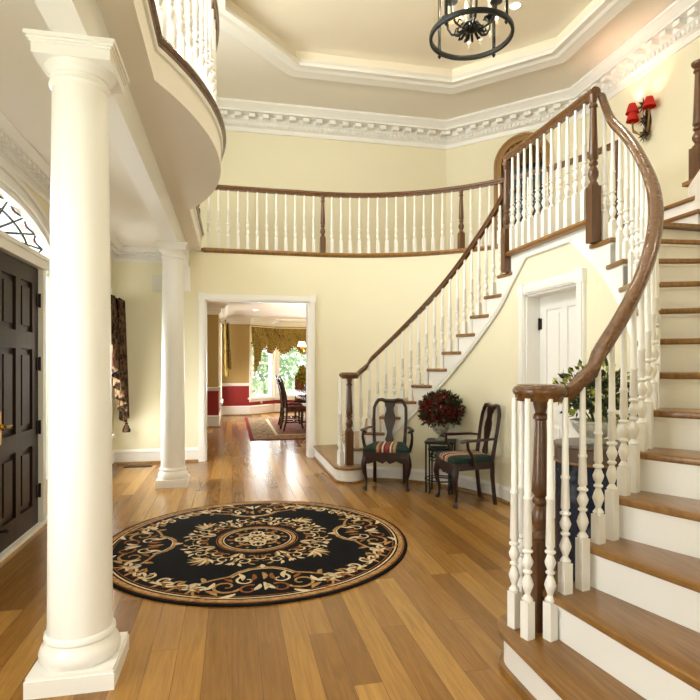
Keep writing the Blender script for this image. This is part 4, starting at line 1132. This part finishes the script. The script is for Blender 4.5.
mb.sweep([(-.29, 13.27, .83), (-.29, 12.5, .83), (-1.6, 12.5, .83), (-1.6, 8.3, .83)], [(0, -.03), (.02, -.03), (.03, 0), (.045, .035), (.03, .05), (0, .05)])
struct('trim_13', mb, 'white', 'white chair rail of the dining room', 'moulding')
window_unit('window_7', 'dining room side window behind the olive drape', lambda a, b, h: (-.29+h, a, b), 13.35, 14.72, .48, 2.35, 1, 2)
L1 = sqrt(.73**2+.70**2); ux, uy = .73/L1, .70/L1
window_unit('window_8', 'angled bay window at the left of the dining room bay', lambda a, b, h: (.47+ux*a+uy*h, 15.25+uy*a-ux*h, b), .07, L1-.07, .48, 2.35, 1, 2)
window_unit('window_9', 'wide bay window behind the dining table', lambda a, b, h: (a, 15.96-h, b), 1.3, 4.0, .48, 2.35, 3, 1)
# rug
mb = MB(); mb.box(.32, 3.5, 10.1, 14.5, 0, .012); mb.k = 1; mb.box(.39, 3.43, 10.17, 14.43, .011, .014); mb.k = 2; mb.box(.95, 2.87, 10.85, 13.8, .013, .016); mb.k = 3; mb.box(.82, .88, 10.72, 13.92, .013, .0158); mb.box(.82, 3.0, 10.72, 10.78, .013, .0158)
tag(mb.build('oriental_rug', ['drugedge', 'drug', 'drugred', 'rugcream'], None, False), 'red edged oriental rug under the dining table', 'rug')
# table
t = thing('dining_table', 'dark wood dining table in the room through the opening', 'table', (2.05, 12.1, .016))
mb = MB(); mb.prism(arc(2.05, 11.35, .72, pi, 2*pi, 20)+arc(2.05, 13.1, .72, 0, pi, 20), .725, .765); mb.build('table_top', 'dining', t)
mb = MB(); mb.prism(arc(2.05, 11.45, .6, pi, 2*pi, 16)+arc(2.05, 13.0, .6, 0, pi, 16), .64, .725); mb.build('apron', 'dining', t)
for y in (11.5, 12.9):
    mb = MB(); mb.lathe([(0, .2), (.07, .2), (.1, .3), (.06, .42), (.05, .5), (.09, .6), (.1, .66), (0, .66)], (2.05, y, 0), 16)
    for i in range(4):
        a = pi/4+i*pi/2; mb.tube([(2.05+.05*cos(a), y+.05*sin(a), .3), (2.05+.2*cos(a), y+.2*sin(a), .2), (2.05+.36*cos(a), y+.36*sin(a), .04)], [.035, .03, .022], 8)
    mb.build('pedestal', 'dining', t)
def dining_chair(label, upholstered):
    t = thing('dining_chair', label, 'chair', (0, 0, 0), 'dining chairs around the table')
    mb = MB(); mb.prism([(-.25, -.23), (.25, -.23), (.21, .21), (-.21, .21)], .40, .46); mb.build('seat_rail', 'dining', t, False)
    mb = MB(); mb.prism([(-.24, -.22), (.24, -.22), (.2, .2), (-.2, .2)], .46, .49); mb.prism([(-.2, -.18), (.2, -.18), (.17, .17), (-.17, .17)], .49, .505); mb.build('seat_cushion', 'dseat', t, True, 60)
    for s_ in (-1, 1):
        mb = MB(); mb.tube([(s_*.22, -.2, .42), (s_*.225, -.21, .3), (s_*.215, -.2, .1), (s_*.22, -.22, 0)], [.03, .028, .018, .024], 8); mb.build('front_leg', 'dining', t)
        mb = MB(); mb.tube([(s_*.19, .27, 0), (s_*.19, .22, .2), (s_*.19, .2, .45), (s_*.2, .23, .75), (s_*.2, .31, 1.04)], [.022, .022, .024, .022, .022], 8); mb.build('back_post', 'dining', t)
    mb = MB(); mb.tube([(-.2, .22, .16), (.2, .22, .16)], .014, 6); mb.tube([(-.2, -.19, .18), (-.19, .22, .18)], .014, 6); mb.tube([(.2, -.19, .18), (.19, .22, .18)], .014, 6); mb.tube([(-.2, 0, .18), (.2, 0, .18)], .014, 6); mb.build('stretchers', 'dining', t)
    mb = MB(); mb.tube([(-.22, .305, 1.02), (-.1, .32, 1.08), (0, .325, 1.095), (.1, .32, 1.08), (.22, .305, 1.02)], [.03, .034, .036, .034, .03], 8, (.8, 1.2)); mb.build('crest_rail', 'dining', t)
    if upholstered:
        mb = MB(); mb.prism([(-.19, .52), (.19, .52), (.2, 1.0), (.12, 1.06), (-.12, 1.06), (-.2, 1.0)], 0, .04, lambda a, b, h: (a, .2+.11*((b-.45)/.6)**1.3+h-.02, b)); mb.build('back_panel', 'upholst', t)
    else:
        for i in range(5):
            x = (i-2)*.075
            mb = MB(); mb.tube([(x*.8, .205, .46), (x, .225, .75), (x, .315, 1.06)], [.014, .018, .016], 6, (1, .6)); mb.build('back_slat', 'dining', t)
    return t
d1 = dining_chair('dark slat back dining chair nearest the doorway, facing right', False); place(d1, (1.28, 11.45, .016), R(95))
d2 = copy_tree(d1, 'dark slat back dining chair farther along the table, facing right'); place(d2, (1.30, 12.35, .016), R(90))
d3 = dining_chair('brown upholstered dining chair at the far end of the table', True); place(d3, (1.78, 13.95, .016), R(-5))
# flowers on the table
t = thing('table_vase', 'small dark vase on the dining table', 'vase', (1.62, 11.9, .765))
mb = MB(); mb.lathe([(0, 0), (.05, 0), (.03, .03), (.07, .1), (.08, .16), (.06, .2), (0, .19)], (1.62, 11.9, .765), 16); mb.build('bowl', 'dining', t)
bouquet('table_flowers', (1.62, 11.9, .95), (.22, .22, .2), 420, 'yellow and green flower arrangement on the dining table', 'yellow', 'leafy', 'flowers', .2, .05)
# dining chandelier
cxx, cyy = 1.72, 12.1
t = thing('dining_chandelier', 'glowing shaded chandelier over the dining table', 'chandelier', (cxx, cyy, 1.7))
mb = MB(); mb.lathe([(0, 1.62), (.03, 1.66), (.05, 1.72), (.025, 1.8), (.015, 1.9), (.012, 2.6), (.05, 2.66), (.06, 2.7), (0, 2.7)], (cxx, cyy, 0), 14); mb.build('stem', 'brass', t)
for i in range(6):
    a = 2*pi*i/6+.2; f = lambda r, z: (cxx+r*cos(a), cyy+r*sin(a), z)
    mb = MB(); mb.tube([f(.02, 1.74), f(.1, 1.66), f(.2, 1.66), f(.25, 1.74)], .008, 6); arm = mb.build('arm', 'brass', t)
    mb = MB(); mb.lathe([(.075, 0), (.04, .11), (.037, .11), (.072, 0)], f(.25, 1.78), 12); mb.build('lamp_shade', 'dshade', arm)
    mb = MB(); mb.ell(f(.25, 1.82), (.014, .014, .03), 8, 6); mb.build('bulb', 'bulb', arm)
# drapery
t = thing('window_valance', 'olive swag valance across the dining bay windows', 'valance', (1.2, 15.8, 2.3))
mb = MB(); fr = MB()
def sw(p, q, n):
    p, q = V(p), V(q); d = (q-p).normalized(); nr = V((-d.y, d.x, 0))
    nr = -nr if nr.y > 0 else nr
    L = (q-p).length
    for i in range(n):
        a0, a1 = L*i/n-.04, L*(i+1)/n+.04
        zl = lambda u: 1.98-.26*sin(pi*min(1, u*1.05))
        f = lambda a, z, h: (p.x+d.x*a+nr.x*(.06+h), p.y+d.y*a+nr.y*(.06+h), z+.0)
        drape(mb, f, a0, a1, 2.42, zl, 2.5, .03, 20)
        # diagonal pleat
        mb.tube([f(a0+.02, 2.4, .04), f(a0+.2, 2.2, .06), f(a0+.36, 1.99, .05)], [.035, .03, .02], 6)
        for k in range(13):
            u = k/12; fr.ell(f(a0+(a1-a0)*u, zl(u)-.015, .02), (.025, .025, .03), 6, 4)
sw((.50, 15.25, 0), (1.2, 15.9, 0), 2); sw((1.2, 15.9, 0), (4.0, 15.95, 0), 5)
mb.build('swags', 'valance', t); fr.build('fringe', 'tassel', t)
mb = MB(); drape(mb, lambda a, z, h: (.50+ux*a+uy*(.1+h), 15.22+uy*a-ux*(.1+h), z), 0, .28, 2.40, lambda u: 1.05+.55*u, 4, .03); mb.build('jabot', 'valance', t)
t = thing('window_drape', 'olive drape hanging at the dining side window', 'curtain', (-.2, 14.5, 1.2))
mb = MB(); drape(mb, lambda a, z, h: (-.16+h, a, z), 13.5, 14.85, 2.46, lambda u: 1.3-.25*u, 7, .05); mb.build('panel', 'drape', t)
mb = MB(); drape(mb, lambda a, z, h: (-.10+h, a, z), 14.4, 14.9, 2.46, lambda u: 1.25+.2*u, 3, .06); mb.build('jabot', 'drape', t)
mb = MB(); ox, oy = .80, 15.566; mb.obox((ox+uy*.008, oy-ux*.008, .36), (.075, .008, .115), atan2(uy, ux)); tag(mb.build('outlet_plate', 'plastic', None, False), 'white outlet plate on the red wall below the bay window', 'outlet')

# ================================================================== OUTDOORS
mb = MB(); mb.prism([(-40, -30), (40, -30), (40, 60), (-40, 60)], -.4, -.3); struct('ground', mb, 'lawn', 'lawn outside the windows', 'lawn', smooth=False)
def tree(x, y, h, r, label):
    t = thing('garden_tree', label, 'tree', (x, y, -.3), 'trees outside the bay window')
    mb = MB(); mb.tube([(x, y, -.3), (x+.05, y, h*.4), (x, y, h*.8)], [.16, .12, .05], 8); mb.build('trunk', 'bark', t)
    mb = MB()
    for i in range(1500):
        d = rdir(-.4); q = random.uniform(.3, 1); p = V((x, y, h*.5))+V((d.x*r, d.y*r, d.z*h*.56))*q
        mb.leaf(p, d+rdir(), rdir(), .32, .2)
    mb.build('crown', 'tree', t, False)
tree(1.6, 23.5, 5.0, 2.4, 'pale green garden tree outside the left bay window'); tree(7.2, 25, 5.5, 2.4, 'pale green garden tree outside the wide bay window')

# ================================================================== LIGHT
w = bpy.data.worlds.new('daylight'); SC.world = w; w.use_nodes = True
bg = w.node_tree.nodes['Background']; bg.inputs['Color'].default_value = (.93, .97, 1, 1); bg.inputs['Strength'].default_value = 1.6
def area(name, loc, rot, sx, sy, e, col=(1, 1, 1)):
    l = bpy.data.lights.new(name, 'AREA'); l.shape = 'RECTANGLE'; l.size = sx; l.size_y = sy; l.energy = e; l.color = col
    o = bpy.data.objects.new(name, l); COL.objects.link(o); o.location = loc; o.rotation_euler = rot; return o
def point(name, loc, e, col=(1, .8, .55), r=.05):
    l = bpy.data.lights.new(name, 'POINT'); l.energy = e; l.color = col; l.shadow_soft_size = r
    o = bpy.data.objects.new(name, l); COL.objects.link(o); o.location = loc; return o
def spot(name, loc, e, col=(1, .88, .7), ang=120):
    l = bpy.data.lights.new(name, 'SPOT'); l.energy = e; l.color = col; l.spot_size = R(ang); l.spot_blend = .8; l.shadow_soft_size = .08
    o = bpy.data.objects.new(name, l); COL.objects.link(o); o.location = loc; return o
DAY = (.95, .98, 1)
area('added_daylight_upper', (XL-.3, 4.3, 4.55), (0, R(-98), 0), 1.5, 4.1, 340, DAY)  # brightens the foyer through the added upper window
area('added_daylight_rear', (.5, -3.75, 1.5), (R(98), 0, 0), 3.2, 2.0, 95, DAY)  # frontal fill through the added window behind the camera
area('added_daylight_near', (XL-.35, 1.35, 1.45), (0, R(-94), 0), 1.8, 1.2, 70, DAY)  # side fill on column and risers through the added near window
area('daylight_entry_window', (XL-.35, 7.15, 1.45), (0, R(-92), 0), 1.8, 1.2, 120, DAY)
area('daylight_fanlight', (XL-.5, YC, 2.45), (0, R(-75), 0), .5, 2.4, 85, DAY)
area('daylight_dining_bay', (2.6, 16.4, 1.45), (R(-90), 0, 0), 2.8, 1.9, 260, DAY)
area('daylight_dining_bay_left', (.6, 16.1, 1.45), (R(-90), 0, R(44)), 1.0, 1.9, 80, DAY)
area('daylight_dining_side', (-.6, 14.0, 1.45), (0, R(-90), 0), 1.8, 1.3, 80, DAY)
sl = bpy.data.lights.new('sun', 'SUN'); sl.energy = 6; sl.angle = R(1); so = bpy.data.objects.new('sun', sl); COL.objects.link(so); so.rotation_euler = (R(40), 0, R(14))
WARM = (1, .80, .56)
for i in range(6):
    a = 2*pi*i/6+.3; point('lantern_light', (lx+.21*cos(a), ly+.21*sin(a), lz+.41), 12, (1, .88, .7), .014)
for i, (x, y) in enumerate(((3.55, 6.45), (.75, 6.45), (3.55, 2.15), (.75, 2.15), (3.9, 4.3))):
    spot('tray_can_and_fill', (x, y, ZT-.02), 55)  # first is the visible can; the rest are added fill without fixtures
for (oy, oz, ox) in ((.15, .02, .13), (.17, .14, .12), (-.17, .07, .14)):
    point('sconce_light', (sx_-ox, sy_+oy, sz_+oz+.10), 10.0, (1, .56, .38), .015)
point('dining_chandelier_light', (cxx, cyy, 1.95), 40, WARM, .15)
spot('dining_downlight', (.45, 11.7, 2.68), 30); spot('dining_downlight', (.55, 13.4, 2.68), 30)

# ================================================================== CAMERA
cam = bpy.data.cameras.new('camera'); co = bpy.data.objects.new('camera', cam); COL.objects.link(co)
co.location = (0, 0, 1.37); co.rotation_euler = (R(90), 0, -math.atan(118/550))
cam.sensor_width = 36; cam.lens = 550/700*36; cam.shift_y = 15/700; cam.clip_start = .05
SC.camera = co
SC.view_settings.view_transform = 'Standard'; SC.view_settings.look = 'None'; SC.view_settings.exposure = .16; SC.view_settings.gamma = 1
